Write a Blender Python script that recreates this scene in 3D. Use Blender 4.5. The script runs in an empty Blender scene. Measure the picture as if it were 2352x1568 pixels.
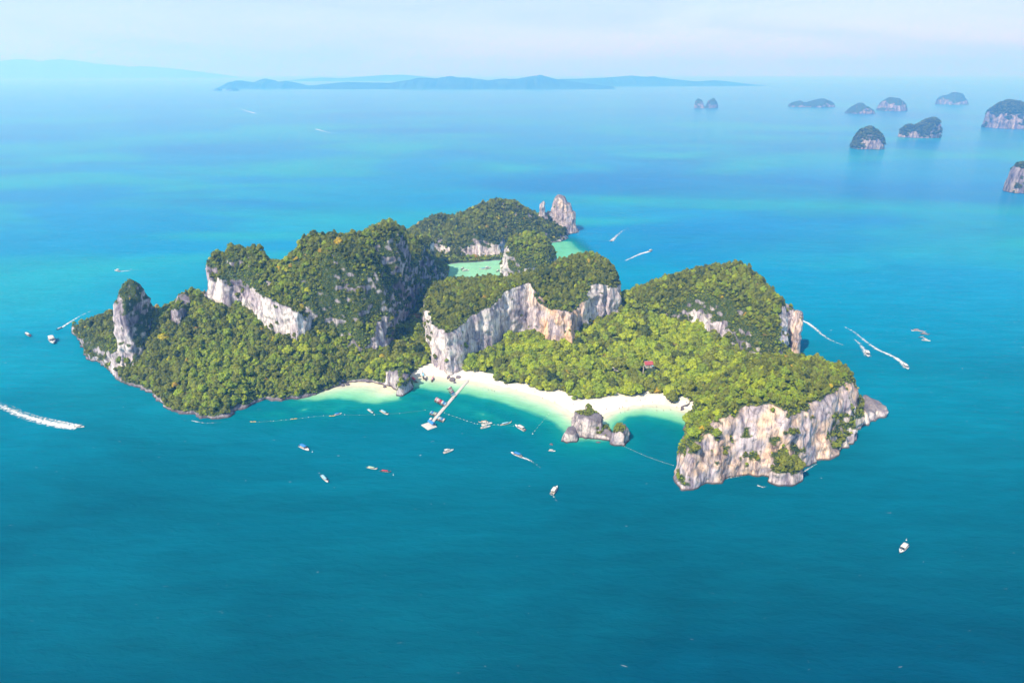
import bpy, bmesh, math, random
import numpy as np
from mathutils import Vector, Matrix
from mathutils.bvhtree import BVHTree

random.seed(7)
RNG = np.random.default_rng(7)
SC = bpy.context.scene
COL = SC.collection
R = math.radians

# ------------------------------------------------------------------ camera
CAM_H = 270.0
PITCH = math.atan((784 - 168) / 1568.0)          # horizon a little below the top of the frame
cam_data = bpy.data.cameras.new('camera')
cam_data.sensor_width = 36.0
cam_data.lens = 24.0
cam_data.clip_start = 1.0
cam_data.clip_end = 300000.0
cam = bpy.data.objects.new('camera', cam_data)
COL.objects.link(cam)
cam.location = (0, 0, CAM_H)
cam.rotation_euler = (R(90) - PITCH, 0, 0)
SC.camera = cam

# ------------------------------------------------------------------ sky, sun, exposure
SUN_ELEV = R(48)
SUN_FROM = math.atan2(-0.76, -0.65)              # direction in plan the light comes from
sun_dir = Vector((math.cos(SUN_FROM) * math.cos(SUN_ELEV), math.sin(SUN_FROM) * math.cos(SUN_ELEV), math.sin(SUN_ELEV)))
sun_data = bpy.data.lights.new('sun', 'SUN')
sun_data.energy = 4.6
sun_data.angle = R(0.55)
sun_data.color = (1.0, 0.955, 0.88)
sun = bpy.data.objects.new('sun', sun_data)
COL.objects.link(sun)
sun.rotation_euler = sun_dir.to_track_quat('Z', 'Y').to_euler()
sun.location = (0, 0, 900)

world = bpy.data.worlds.new('World')
SC.world = world
world.use_nodes = True
wn = world.node_tree
wn.nodes.clear()
w_out = wn.nodes.new('ShaderNodeOutputWorld')
w_bg = wn.nodes.new('ShaderNodeBackground')
w_sky = wn.nodes.new('ShaderNodeTexSky')
w_sky.sky_type = 'NISHITA'
w_sky.sun_disc = False
w_sky.sun_elevation = SUN_ELEV
w_sky.sun_rotation = math.atan2(sun_dir.x, sun_dir.y)
w_sky.altitude = 0
w_sky.air_density = 1.0
w_sky.dust_density = 0.3
w_sky.ozone_density = 2.0
w_bg.inputs['Strength'].default_value = 0.119
# thin high cloud spread over the whole sky
w_tc = wn.nodes.new('ShaderNodeTexCoord')
w_map = wn.nodes.new('ShaderNodeMapping')
w_map.inputs['Scale'].default_value = (1.2, 1.2, 9.0)
w_noise = wn.nodes.new('ShaderNodeTexNoise')
w_noise.inputs['Scale'].default_value = 2.2
w_noise.inputs['Detail'].default_value = 6
w_noise.inputs['Distortion'].default_value = 0.6
w_ramp = wn.nodes.new('ShaderNodeMapRange')
w_ramp.inputs['From Min'].default_value = 0.42
w_ramp.inputs['From Max'].default_value = 0.78
w_ramp.inputs['To Min'].default_value = 0.55
w_ramp.inputs['To Max'].default_value = 1.0
w_mix = wn.nodes.new('ShaderNodeMix')
w_mix.data_type = 'RGBA'
w_mix.inputs['B'].default_value = (3.0, 3.72, 4.7, 1)
L = wn.links.new
L(w_tc.outputs['Generated'], w_map.inputs['Vector'])
L(w_map.outputs['Vector'], w_noise.inputs['Vector'])
L(w_noise.outputs['Fac'], w_ramp.inputs['Value'])
L(w_ramp.outputs['Result'], w_mix.inputs['Factor'])
L(w_sky.outputs['Color'], w_mix.inputs['A'])
L(w_mix.outputs['Result'], w_bg.inputs['Color'])
L(w_bg.outputs['Background'], w_out.inputs['Surface'])

SC.view_settings.view_transform = 'Standard'
SC.view_settings.look = 'None'
SC.view_settings.gamma = 1.0
SC.view_settings.use_curve_mapping = False
SC.view_settings.exposure = 0.68

SC.render.engine = 'CYCLES'
SC.cycles.max_bounces = 6
SC.cycles.diffuse_bounces = 3
SC.cycles.glossy_bounces = 2
SC.cycles.transparent_max_bounces = 12
SC.cycles.volume_bounces = 1
SC.cycles.use_denoising = True
SC.cycles.use_adaptive_sampling = True
SC.cycles.adaptive_threshold = 0.01

# ------------------------------------------------------------------ from picture to place
CP, SP = math.cos(PITCH), math.sin(PITCH)


def U(px, py, z=0.0):
    """World x, y of the point at height z that the photograph shows at px, py (2352-wide frame)."""
    a = (px - 1176) / 1568.0
    b = (784 - py) / 1568.0
    dx, dy, dz = a, CP + b * SP, -SP + b * CP
    t = (z - CAM_H) / dz
    return (dx * t, dy * t)


def Q(sx, sy, z=0.0):
    """The same for a pixel of the full-size photograph."""
    return U(sx / 1.088, sy / 1.088, z)


def proj(x, y, z):
    X, Y, Z = x, y, z - CAM_H
    zc = Y * CP - Z * SP
    return 1176 + 1568 * X / zc, 784 - 1568 * (Y * SP + Z * CP) / zc, zc


# ------------------------------------------------------------------ noise
def _hash(ix, iy, iz, seed):
    n = (ix.astype(np.int64) * 374761393 + iy.astype(np.int64) * 668265263 + iz.astype(np.int64) * 2147483647 + seed * 974711) & 0x7fffffff
    n = ((n ^ (n >> 13)) * 1274126177) & 0x7fffffff
    return ((n ^ (n >> 16)) & 0xffff).astype(np.float32) / 32767.5 - 1.0


def vnoise(x, y, z=None, seed=0):
    x = np.asarray(x, np.float32); y = np.asarray(y, np.float32)
    ix = np.floor(x).astype(np.int32); iy = np.floor(y).astype(np.int32)
    fx = x - ix; fy = y - iy
    fx = fx * fx * (3 - 2 * fx); fy = fy * fy * (3 - 2 * fy)
    def plane(iz):
        a = _hash(ix, iy, iz, seed); b = _hash(ix + 1, iy, iz, seed)
        c = _hash(ix, iy + 1, iz, seed); d = _hash(ix + 1, iy + 1, iz, seed)
        t = a + (b - a) * fx
        return t + (c + (d - c) * fx - t) * fy
    if z is None:
        return plane(np.zeros_like(ix))
    z = np.asarray(z, np.float32)
    iz = np.floor(z).astype(np.int32); fz = z - iz
    fz = fz * fz * (3 - 2 * fz)
    a = plane(iz); b = plane(iz + 1)
    return a + (b - a) * fz


def fbm(x, y, z=None, oct=4, seed=0, gain=0.5):
    r = 0; a = 1.0; s = 1.0; tot = 0
    for o in range(oct):
        r = r + a * vnoise(x * s, y * s, None if z is None else z * s, seed + o * 17)
        tot += a; a *= gain; s *= 2.03
    return r / tot


# ------------------------------------------------------------------ mesh helpers
def mesh_np(name, verts, faces, mats=(), smooth=False):
    me = bpy.data.meshes.new(name)
    verts = np.asarray(verts, np.float32); faces = np.asarray(faces, np.int32)
    n = faces.shape[1]
    me.vertices.add(len(verts)); me.vertices.foreach_set('co', verts.ravel())
    me.loops.add(faces.size); me.loops.foreach_set('vertex_index', faces.ravel())
    me.polygons.add(len(faces))
    me.polygons.foreach_set('loop_start', np.arange(0, faces.size, n, dtype=np.int32))
    me.polygons.foreach_set('loop_total', np.full(len(faces), n, np.int32))
    me.polygons.foreach_set('use_smooth', np.full(len(faces), smooth, bool))
    for m in mats:
        me.materials.append(m)
    me.update(calc_edges=True)
    return me


def attr(me, name, values):
    a = me.attributes.new(name, 'FLOAT', 'POINT')
    a.data.foreach_set('value', np.asarray(values, np.float32).ravel())


def link(name, me, parent=None):
    o = bpy.data.objects.new(name, me)
    COL.objects.link(o)
    if parent is not None:
        o.parent = parent
    return o


def tag(o, label=None, cat=None, group=None, kind=None):
    if label: o['label'] = label
    if cat: o['category'] = cat
    if group: o['group'] = group
    if kind: o['kind'] = kind
    return o


# ------------------------------------------------------------------ materials
def new_mat(name):
    m = bpy.data.materials.new(name)
    m.use_nodes = True
    nt = m.node_tree
    b = nt.nodes['Principled BSDF']
    return m, nt, b


def N(nt, kind, **kw):
    n = nt.nodes.new(kind)
    for k, v in kw.items():
        if hasattr(n, k):
            setattr(n, k, v)
        else:
            n.inputs[k].default_value = v
    return n


def ramp(nt, stops, interp='LINEAR'):
    n = nt.nodes.new('ShaderNodeValToRGB')
    n.color_ramp.interpolation = interp
    e = n.color_ramp.elements
    while len(e) < len(stops):
        e.new(0.5)
    for i, (p, c) in enumerate(stops):
        e[i].position = p
        e[i].color = (*c, 1)
    return n


def srgb(r, g, b):
    f = lambda c: (c / 255) / 12.92 if c / 255 <= 0.04045 else ((c / 255 + 0.055) / 1.055) ** 2.4
    return (f(r), f(g), f(b))


def mixrgb(nt, blend='MIX', fac=None, a=None, b=None):
    n = nt.nodes.new('ShaderNodeMix')
    n.data_type = 'RGBA'
    n.blend_type = blend
    for key, v in (('Factor', fac), ('A', a), ('B', b)):
        if v is None: continue
        if hasattr(v, 'is_output'):
            nt.links.new(v, n.inputs[key])
        elif key == 'Factor':
            n.inputs[key].default_value = v
        else:
            n.inputs[key].default_value = (*v, 1)
    return n


def math_n(nt, op, a, b=None, clamp=False):
    n = nt.nodes.new('ShaderNodeMath')
    n.operation = op
    n.use_clamp = clamp
    for i, v in enumerate((a, b)):
        if v is None: continue
        if hasattr(v, 'is_output'): nt.links.new(v, n.inputs[i])
        else: n.inputs[i].default_value = v
    return n


def map_range(nt, v, a, b, c=0.0, d=1.0):
    n = nt.nodes.new('ShaderNodeMapRange')
    n.inputs['From Min'].default_value = a; n.inputs['From Max'].default_value = b
    n.inputs['To Min'].default_value = c; n.inputs['To Max'].default_value = d
    nt.links.new(v, n.inputs['Value'])
    return n


def simple_mat(name, col, rough=0.5, noise=0.12, scale=3.0, spec=0.4, metal=0.0):
    m, nt, b = new_mat(name)
    geo = N(nt, 'ShaderNodeTexCoord')
    no = N(nt, 'ShaderNodeTexNoise', Scale=scale, Detail=3.0)
    nt.links.new(geo.outputs['Object'], no.inputs['Vector'])
    mr = map_range(nt, no.outputs['Fac'], 0.3, 0.7, 1 - noise, 1 + noise * 0.4)
    mx = mixrgb(nt, 'MULTIPLY', 1.0, col, None)
    nt.links.new(mr.outputs['Result'], mx.inputs['B'])
    nt.links.new(mx.outputs['Result'], b.inputs['Base Color'])
    b.inputs['Roughness'].default_value = rough
    b.inputs['Specular IOR Level'].default_value = spec
    b.inputs['Metallic'].default_value = metal
    return m


def limestone_mat(name, streak=1.0, far=False, dim=1.0):
    """Pale karst limestone: grey-black runoff streaks, rust stains, undergrowth where plants cover it."""
    m, nt, b = new_mat(name)
    k = nt.links.new
    tc = N(nt, 'ShaderNodeTexCoord')
    mp = N(nt, 'ShaderNodeMapping'); mp.inputs['Scale'].default_value = (1, 1, 0.19)
    k(tc.outputs['Object'], mp.inputs['Vector'])
    n1 = N(nt, 'ShaderNodeTexNoise', Scale=0.16 * streak, Detail=8.0, Roughness=0.65, Distortion=0.4)
    k(mp.outputs['Vector'], n1.inputs['Vector'])
    n2 = N(nt, 'ShaderNodeTexNoise', Scale=0.045 * streak, Detail=6.0, Roughness=0.6)
    k(tc.outputs['Object'], n2.inputs['Vector'])
    mp3 = N(nt, 'ShaderNodeMapping'); mp3.inputs['Scale'].default_value = (1, 1, 0.3)
    k(tc.outputs['Object'], mp3.inputs['Vector'])
    n3 = N(nt, 'ShaderNodeTexNoise', Scale=0.5 * streak, Detail=5.0, Roughness=0.6)
    k(mp3.outputs['Vector'], n3.inputs['Vector'])
    r1 = ramp(nt, [(0.27, (0.13, 0.12, 0.15)), (0.37, (0.31, 0.285, 0.33)), (0.45, (0.55, 0.51, 0.52)), (0.56, (0.84, 0.79, 0.76)), (0.70, (0.78, 0.73, 0.70)), (0.8, (0.46, 0.43, 0.47))])
    k(n1.outputs['Fac'], r1.inputs['Fac'])
    # broad grey weathering
    gr = map_range(nt, n2.outputs['Fac'], 0.46, 0.58, 0.0, 0.9)
    wz = mixrgb(nt, 'MULTIPLY', gr.outputs['Result'], r1.outputs['Color'], (0.64, 0.60, 0.69))
    # rust
    ra = N(nt, 'ShaderNodeAttribute', attribute_name='rust')
    rn = map_range(nt, n2.outputs['Fac'], 0.58, 0.44, 0.12, 1.0)
    rf = math_n(nt, 'MULTIPLY', ra.outputs['Fac'], rn.outputs['Result'], True)
    ru = mixrgb(nt, 'MULTIPLY', rf.outputs['Value'], wz.outputs['Result'], (1.0, 0.70, 0.47))
    # vertical cracks
    mpc = N(nt, 'ShaderNodeMapping'); mpc.inputs['Scale'].default_value = (1, 1, 0.09)
    k(tc.outputs['Object'], mpc.inputs['Vector'])
    nw = N(nt, 'ShaderNodeTexNoise', Scale=0.25 * streak, Detail=3.0)
    k(mpc.outputs['Vector'], nw.inputs['Vector'])
    wv = mixrgb(nt, 'ADD', 0.35 / streak * 8, None, None)
    k(mpc.outputs['Vector'], wv.inputs['A']); k(nw.outputs['Color'], wv.inputs['B'])
    vo = N(nt, 'ShaderNodeTexVoronoi', Scale=0.15 * streak)
    vo.feature = 'DISTANCE_TO_EDGE'
    k(wv.outputs['Result'], vo.inputs['Vector'])
    ck = map_range(nt, vo.outputs['Distance'], 0.0, 0.035, 0.62, 1.0)
    cm_ = mixrgb(nt, 'MULTIPLY', 1.0, ru.outputs['Result']); k(ck.outputs['Result'], cm_.inputs['B'])
    ru = cm_
    # small dark pits
    pit = map_range(nt, n3.outputs['Fac'], 0.30, 0.52, 0.42, 1.08)
    pm = mixrgb(nt, 'MULTIPLY', 1.0, ru.outputs['Result'])
    k(pit.outputs['Result'], pm.inputs['B'])
    # wave-washed dark band near the water
    sep = N(nt, 'ShaderNodeSeparateXYZ')
    geo = N(nt, 'ShaderNodeNewGeometry')
    k(geo.outputs['Position'], sep.inputs['Vector'])
    bz = map_range(nt, sep.outputs['Z'], 0.6, 1.8, 1.0, 0.0)
    band = mixrgb(nt, 'MIX', bz.outputs['Result'], pm.outputs['Result'], (0.085, 0.068, 0.06))
    # old weathered faces are grey
    da = N(nt, 'ShaderNodeAttribute', attribute_name='dark')
    dn = map_range(nt, n1.outputs['Fac'], 0.40, 0.62, 1.0, 0.55)
    df = math_n(nt, 'MULTIPLY', da.outputs['Fac'], dn.outputs['Result'], True)
    band = mixrgb(nt, 'MULTIPLY', df.outputs['Value'], band.outputs['Result'], (0.40, 0.38, 0.46))
    # upward faces carry a dark lichen crust
    sn = N(nt, 'ShaderNodeSeparateXYZ'); k(geo.outputs['Normal'], sn.inputs['Vector'])
    up = map_range(nt, sn.outputs['Z'], 0.25, 0.75, 0.0, 0.8)
    band = mixrgb(nt, 'MIX', up.outputs['Result'], band.outputs['Result'], (0.125, 0.112, 0.135))
    band = mixrgb(nt, 'MULTIPLY', 1.0, band.outputs['Result'], (dim, dim, dim))
    # plant cover on the ground between the trees
    va = N(nt, 'ShaderNodeAttribute', attribute_name='veg')
    ng = N(nt, 'ShaderNodeTexNoise', Scale=0.35, Detail=4.0)
    k(tc.outputs['Object'], ng.inputs['Vector'])
    green = ramp(nt, [(0.3, (0.02, 0.04, 0.012)), (0.5, (0.045, 0.07, 0.018)), (0.7, (0.085, 0.10, 0.03))])
    k(ng.outputs['Fac'], green.inputs['Fac'])
    cov = mixrgb(nt, 'MIX', va.outputs['Fac'], band.outputs['Result'], green.outputs['Color'])
    k(cov.outputs['Result'], b.inputs['Base Color'])
    b.inputs['Roughness'].default_value = 0.9
    b.inputs['Specular IOR Level'].default_value = 0.15
    bp = N(nt, 'ShaderNodeBump', Strength=0.8, Distance=1.5 if not far else 4.0)
    addn = math_n(nt, 'ADD', math_n(nt, 'ADD', n1.outputs['Fac'], math_n(nt, 'MULTIPLY', n3.outputs['Fac'], 0.6).outputs['Value']).outputs['Value'], math_n(nt, 'MULTIPLY', ck.outputs['Result'], 0.5).outputs['Value'])
    k(addn.outputs['Value'], bp.inputs['Height'])
    k(bp.outputs['Normal'], b.inputs['Normal'])
    return m


M_ROCK = limestone_mat('limestone')
M_ROCK_FAR = limestone_mat('limestone_far', 0.45, True, 0.6)

# ------------------------------------------------------------------ island heights
GX0, GX1, GY0, GY1, GS = -540.0, 420.0, 385.0, 1320.0, 1.0
gx = np.arange(GX0, GX1, GS, dtype=np.float32)
gy = np.arange(GY0, GY1, GS, dtype=np.float32)
XX, YY = np.meshgrid(gx, gy, indexing='ij')
HM = np.full(XX.shape, -6.0, np.float32)
RUST = np.zeros(XX.shape, np.float32)
DARK = np.zeros(XX.shape, np.float32)            # old grey weathered rock
LOWV = np.zeros(XX.shape, np.float32)            # plants reach down to the sand
TSZ = np.ones(XX.shape, np.float32)              # how big plants grow
BARE = np.zeros(XX.shape, np.float32)            # share of naked rock where the ground is not a cliff
# ragged plan outlines and flutes
WX = XX + 5.0 * fbm(XX / 34, YY / 34, oct=3, seed=3) + 2.6 * fbm(XX / 8.5, YY / 8.5, oct=2, seed=5) + 1.9 * fbm(XX / 4.2, YY / 4.2, oct=2, seed=15)
WY = YY + 5.0 * fbm(XX / 34, YY / 34, oct=3, seed=4) + 2.6 * fbm(XX / 8.5, YY / 8.5, oct=2, seed=6) + 1.9 * fbm(XX / 4.2, YY / 4.2, oct=2, seed=16)


def poly_sd(px, py, P):
    """Signed distance to a polygon (positive inside) and the interpolated per-vertex values of the nearest edge."""
    n = len(P)
    best = np.full(px.shape, 1e9, np.float32)
    val = [np.zeros(px.shape, np.float32) for _ in range(len(P[0]) - 2)]
    inside = np.zeros(px.shape, bool)
    for i in range(n):
        a, b = P[i], P[(i + 1) % n]
        ex, ey = b[0] - a[0], b[1] - a[1]
        l2 = ex * ex + ey * ey + 1e-9
        t = np.clip(((px - a[0]) * ex + (py - a[1]) * ey) / l2, 0, 1)
        d = np.hypot(px - a[0] - t * ex, py - a[1] - t * ey)
        m = d < best
        best = np.where(m, d, best)
        for k in range(len(val)):
            val[k] = np.where(m, a[2 + k] + (b[2 + k] - a[2 + k]) * t, val[k])
        c = ((a[1] > py) != (b[1] > py)) & (px < ex * (py - a[1]) / (ey if abs(ey) > 1e-9 else 1e-9) + a[0])
        inside ^= c
    return np.where(inside, best, -best), val


def rbf_fit(pts):
    P = np.array(pts, np.float64)
    n = len(P)
    c2 = 36.0
    D = np.sqrt((P[:, None, 0] - P[None, :, 0]) ** 2 + (P[:, None, 1] - P[None, :, 1]) ** 2 + c2)
    A = np.zeros((n + 1, n + 1)); A[:n, :n] = D; A[n, :n] = 1; A[:n, n] = 1
    A[:n, :n] += np.eye(n) * -0.6
    rhs = np.zeros(n + 1); rhs[:n] = P[:, 2]
    w = np.linalg.solve(A, rhs)
    return P, w, c2


def rbf_eval(f, x, y):
    P, w, c2 = f
    r = np.full(x.shape, w[-1], np.float32)
    for i in range(len(P)):
        r += (w[i] * np.sqrt((x - P[i, 0]) ** 2 + (y - P[i, 1]) ** 2 + c2)).astype(np.float32)
    return r


def mass(edge, pins, w=4.0, rough=2.5, rust=0.0, bare=0.0, warp=1.0, tree=1.0, low=0.0, dark=0.0):
    """One body of land. edge: (px, py, z of its foot, step up from the foot) or ('w', x, y, z, step); pins: (px, py, z) on its top."""
    global HM, RUST, BARE, TSZ, LOWV, DARK
    cut = 3.6 * tree if bare < 0.4 else 1.0
    P = []
    for e in edge:
        if e[0] == 'w': P.append((e[1], e[2], float(e[3]), float(e[4])))
        else:
            x, y = U(e[0], e[1], e[2]); P.append((x, y, float(e[2]), float(e[3])))
    pts = [(p[0], p[1], p[2] + p[3]) for p in P]
    for q in pins:
        if q[0] == 'w': pts.append((q[1], q[2], q[3]))
        else:
            x, y = U(q[0], q[1], q[2]); pts.append((x, y, max(q[2] - cut, 0.6 * q[2])))
    f = rbf_fit(pts)
    xs = [p[0] for p in P]; ys = [p[1] for p in P]
    i0 = max(0, int((min(xs) - GX0 - 22) / GS)); i1 = min(len(gx), int((max(xs) - GX0 + 22) / GS))
    j0 = max(0, int((min(ys) - GY0 - 22) / GS)); j1 = min(len(gy), int((max(ys) - GY0 + 22) / GS))
    s = np.s_[i0:i1, j0:j1]
    x = XX[s] + (WX[s] - XX[s]) * warp; y = YY[s] + (WY[s] - YY[s]) * warp
    d, (zf, st) = poly_sd(x, y, P)
    top = rbf_eval(f, x, y)
    if rough:
        top = top + rough * fbm(x / 26, y / 26, oct=4, seed=21) * np.clip(d / 8, 0, 1)
    t = np.clip(d / w, 0, 1)
    S = 1 - (1 - t) ** 2.2
    h = np.where(d > 0, zf + (top - zf) * S, zf + d * 2.5)
    better = h > HM[s]
    HM[s] = np.where(better, h, HM[s])
    RUST[s] = np.where(better, rust, RUST[s])
    BARE[s] = np.where(better, bare, BARE[s])
    TSZ[s] = np.where(better, tree, TSZ[s])
    LOWV[s] = np.where(better, low, LOWV[s])
    DARK[s] = np.where(better, dark, DARK[s])


# flat wooded ground behind the beach
mass([(940, 856, 1, 1), (985, 838, 1, 1), (1060, 852, 1, 1), (1095, 854, 1, 1), (1130, 862, 1, 1), (1157, 883, 1, 1), (1212, 883, 1, 1),
      (1250, 899, 1, 1), (1286, 898, 1, 1), (1324, 921, 1, 1), (1359, 920, 1, 1), (1403, 911, 1, 1), (1494, 905, 1, 1), (1529, 907, 1, 1),
      (1550, 928, 1, 1), (1564, 915, 1, 1), (1594, 920, 1, 1), ('w', 175, 480, 5, 3), ('w', 215, 560, 0, 8), ('w', 275, 600, 0, 8), ('w', 290, 690, 0, 10),
      ('w', 130, 785, 0, 8), ('w', 60, 760, 0, 10), ('w', 0, 780, 5, 5), ('w', -60, 800, 5, 5), ('w', -110, 900, 5, 5), ('w', -150, 800, 5, 5), (885, 812, 4, 3), (895, 842, 2, 2), (922, 862, 1, 1)],
     [(1400, 820, 7), (1300, 770, 18), (1480, 840, 6), (1550, 790, 11), (1650, 800, 14), (1430, 705, 29), (1600, 740, 24), (1250, 800, 11),
      (1140, 830, 6), (930, 800, 8), (950, 740, 13), (975, 690, 17), (1500, 760, 17), (1400, 880, 3), (1250, 870, 3), (1500, 880, 3), (1560, 870, 5)], w=5, rough=1.2, low=1.0, warp=0.6)

# low wedge at the far left
mass([(163, 765, 0, 12), (175, 787, 0, 10), (205, 822, 0, 12), (240, 846, 0, 16), (265, 862, 0, 20), ('w', -365, 600, 0, 30), ('w', -350, 655, 0, 40),
      ('w', -385, 690, 0, 25), ('w', -440, 712, 0, 12), ('w', -462, 712, 0, 8)],
     [(170, 748, 15), (205, 729, 26), (250, 714, 42), (215, 775, 20), (245, 780, 28)], w=4, bare=0.2, dark=0.6, tree=0.8)

# long wooded slope of the left massif
mass([(262, 862, 0, 8), (275, 873, 0, 4), (320, 893, 0, 4), (370, 920, 0, 4), (400, 945, 0, 4), (430, 958, 0, 4), (460, 966, 0, 4), (500, 966, 0, 4),
      (527, 960, 0, 4), (560, 936, 0, 4), (600, 922, 0, 4), (650, 926, 0, 4), (700, 914, 0, 4), (740, 897, 0, 4), (790, 881, 0, 6), (850, 878, 0, 6),
      (885, 886, 0, 8), (915, 893, 0, 8), (935, 872, 0, 8), (942, 852, 1, 8), (905, 838, 2, 8), (892, 800, 8, 10), (925, 740, 14, 12), (965, 690, 18, 14), (985, 640, 20, 16),
      (1000, 595, 22, 16), ('w', -120, 985, 0, 30), ('w', -200, 930, 0, 30), ('w', -270, 830, 0, 30), ('w', -325, 745, 0, 35), ('w', -345, 685, 0, 40), ('w', -372, 640, 0, 40)],
     [(330, 740, 44), (350, 712, 44), (375, 710, 45), (400, 712, 46), (465, 662, 70), (470, 850, 25), (470, 760, 45), (540, 880, 20), (600, 850, 20), (600, 785, 33), (700, 830, 22),
      (790, 800, 22), (850, 790, 20), (860, 725, 42), (475, 690, 57), (520, 715, 50), (560, 705, 52), (600, 750, 42), (650, 775, 36), (690, 785, 34), (725, 750, 42),
      (760, 730, 47), (300, 820, 18), (360, 820, 27), (380, 880, 12), (820, 850, 9), (880, 840, 10), (640, 880, 11), (870, 850, 9), (340, 860, 13)], w=5, rough=9)

# upper left massif with the white cliff
mass([(475, 690, 56, 28), (520, 715, 48, 32), (560, 706, 50, 18), (600, 752, 40, 32), (650, 777, 34, 36), (690, 787, 32, 32), (722, 754, 40, 12), (760, 737, 45, 5),
      (830, 742, 43, 4), (872, 738, 40, 8), (898, 800, 9, 25), (925, 742, 14, 35), (965, 690, 18, 42), (985, 640, 20, 42), (1000, 595, 22, 30),
      ('w', -120, 975, 0, 40), ('w', -190, 925, 0, 45), ('w', -255, 830, 0, 50), ('w', -300, 745, 0, 60), ('w', -318, 690, 20, 60)],
     [(490, 588, 98), (530, 566, 110), (580, 571, 109), (612, 594, 95), (635, 597, 93), (655, 597, 93), (672, 585, 98), (700, 553, 113), (760, 540, 118), (850, 534, 114), (905, 550, 106), (945, 582, 92),
      (700, 645, 82), (800, 640, 84), (800, 720, 52), (870, 640, 80), (900, 700, 50), (560, 640, 80), (500, 640, 77), (900, 506, 100), (868, 518, 94), (940, 540, 82),
      ('w', -250, 790, 52), ('w', -180, 860, 62), (750, 595, 102), (850, 585, 100), (620, 660, 76), (660, 700, 66),
      ('w', -240, 705, 70), ('w', -258, 728, 58), ('w', -228, 738, 62), ('w', -155, 748, 92), ('w', -145, 785, 80), ('w', -200, 745, 86), ('w', -110, 760, 84)], w=4, rough=6.5, bare=0.14, tree=0.9, dark=0.35)

# pillar at the left
mass([(283, 848, 0, 62), (285, 866, 0, 62), (293, 862, 0, 62), (308, 812, 24, 40), (330, 758, 42, 18), ('w', -350, 640, 40, 18), ('w', -354, 648, 20, 36), ('w', -366, 640, 0, 58)],
     [(303, 636, 92), (291, 643, 89), (315, 643, 88), (278, 668, 80), (330, 668, 77), (300, 680, 78), (281, 700, 71), (322, 700, 69)], w=4.0, rough=1.0, warp=0.25, bare=0.2, tree=0.45, dark=0.7)
# crag beside the pillar
mass([(390, 738, 46, 10), (413, 748, 44, 18), (442, 728, 48, 10), ('w', -322, 672, 40, 20), ('w', -338, 668, 40, 14)],
     [(427, 668, 70), (412, 678, 66), (404, 692, 60), (442, 684, 62)], w=3, rough=2, bare=0.45, tree=0.5, dark=1.0)
# rocky buttress over the gap
mass([(835, 790, 20, 6), (862, 808, 15, 14), (884, 808, 9, 22), (890, 760, 18, 18), (850, 735, 34, 4)],
     [(865, 728, 45), (850, 745, 39), (875, 750, 38)], w=3, rough=2, bare=0.5, dark=0.8)

# hill between the gap and the lagoon
mass([(965, 690, 15, 8), (1000, 660, 15, 10), (1024, 640, 4, 14), (1030, 626, 0, 10), (1022, 600, 0, 8), (1000, 585, 8, 10), ('w', -150, 1000, 5, 10), ('w', -150, 850, 15, 10)],
     [(985, 582, 56), (1005, 605, 44), (975, 620, 50), (960, 575, 62), (1010, 640, 22)], w=5, rough=4, bare=0.45, dark=0.8)

# middle cliff massif
mass([(986, 815, 1, 45), (998, 845, 1, 43), (1028, 862, 1, 43), (1060, 856, 1, 44), (1083, 838, 2, 45), (1092, 822, 4, 45), (1116, 812, 5, 47), (1150, 790, 8, 49),
      (1168, 772, 12, 51), (1212, 752, 17, 51), (1245, 765, 17, 31), (1262, 780, 15, 33), (1285, 792, 13, 36), (1310, 790, 14, 33), (1330, 758, 20, 25), (1350, 738, 23, 33),
      (1369, 730, 24, 39), (1400, 728, 23, 33), (1428, 725, 22, 31), ('w', 124, 770, 0, 40), ('w', 100, 800, 0, 30), ('w', 40, 810, 0, 30), ('w', -10, 800, 0, 35), ('w', -70, 800, 0, 36), ('w', -100, 770, 0, 36), ('w', -98, 700, 5, 34)],
     [(1000, 700, 44), (1050, 690, 47), (1010, 654, 47), (1090, 646, 49), (1150, 650, 51), (1100, 680, 52), (1211, 640, 62), (1230, 627, 63), (1270, 612, 66), (1300, 596, 72),
      (1345, 580, 78), (1400, 606, 67), (1425, 642, 56), (1300, 660, 55), (1340, 630, 66), (1180, 660, 59), (1270, 680, 49), (1380, 630, 64), (1000, 738, 45), (1060, 738, 46)],
     w=3.2, rough=2.5, bare=0.15, tree=0.85, dark=0.15)

# dome right of the lagoon
mass([('w', -14, 925, 0, 30), ('w', 10, 898, 0, 22), ('w', 45, 900, 0, 22), ('w', 64, 930, 0, 26), ('w', 64, 985, 0, 28), ('w', 35, 1015, 0, 26), ('w', -5, 1010, 0, 28), ('w', -16, 970, 0, 32)],
     [(1215, 534, 62), (1180, 544, 58), (1250, 542, 58), (1200, 580, 48), (1165, 570, 46), (1265, 570, 44), (1230, 600, 40)], w=7, rough=2.5, bare=0.05, tree=0.9)

# mangroves at the back of the lagoon
mass([(1012, 612, 0, 1), (1040, 606, 0, 1), (1075, 603, 0, 1), (1110, 600, 0, 1), (1150, 598, 0, 1), (1158, 585, 0, 1), (1100, 582, 0, 1), (1000, 576, 0, 2)], [(1080, 592, 3.0)], w=3, rough=0.3, tree=0.8, low=1.0, warp=0.5)

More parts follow.
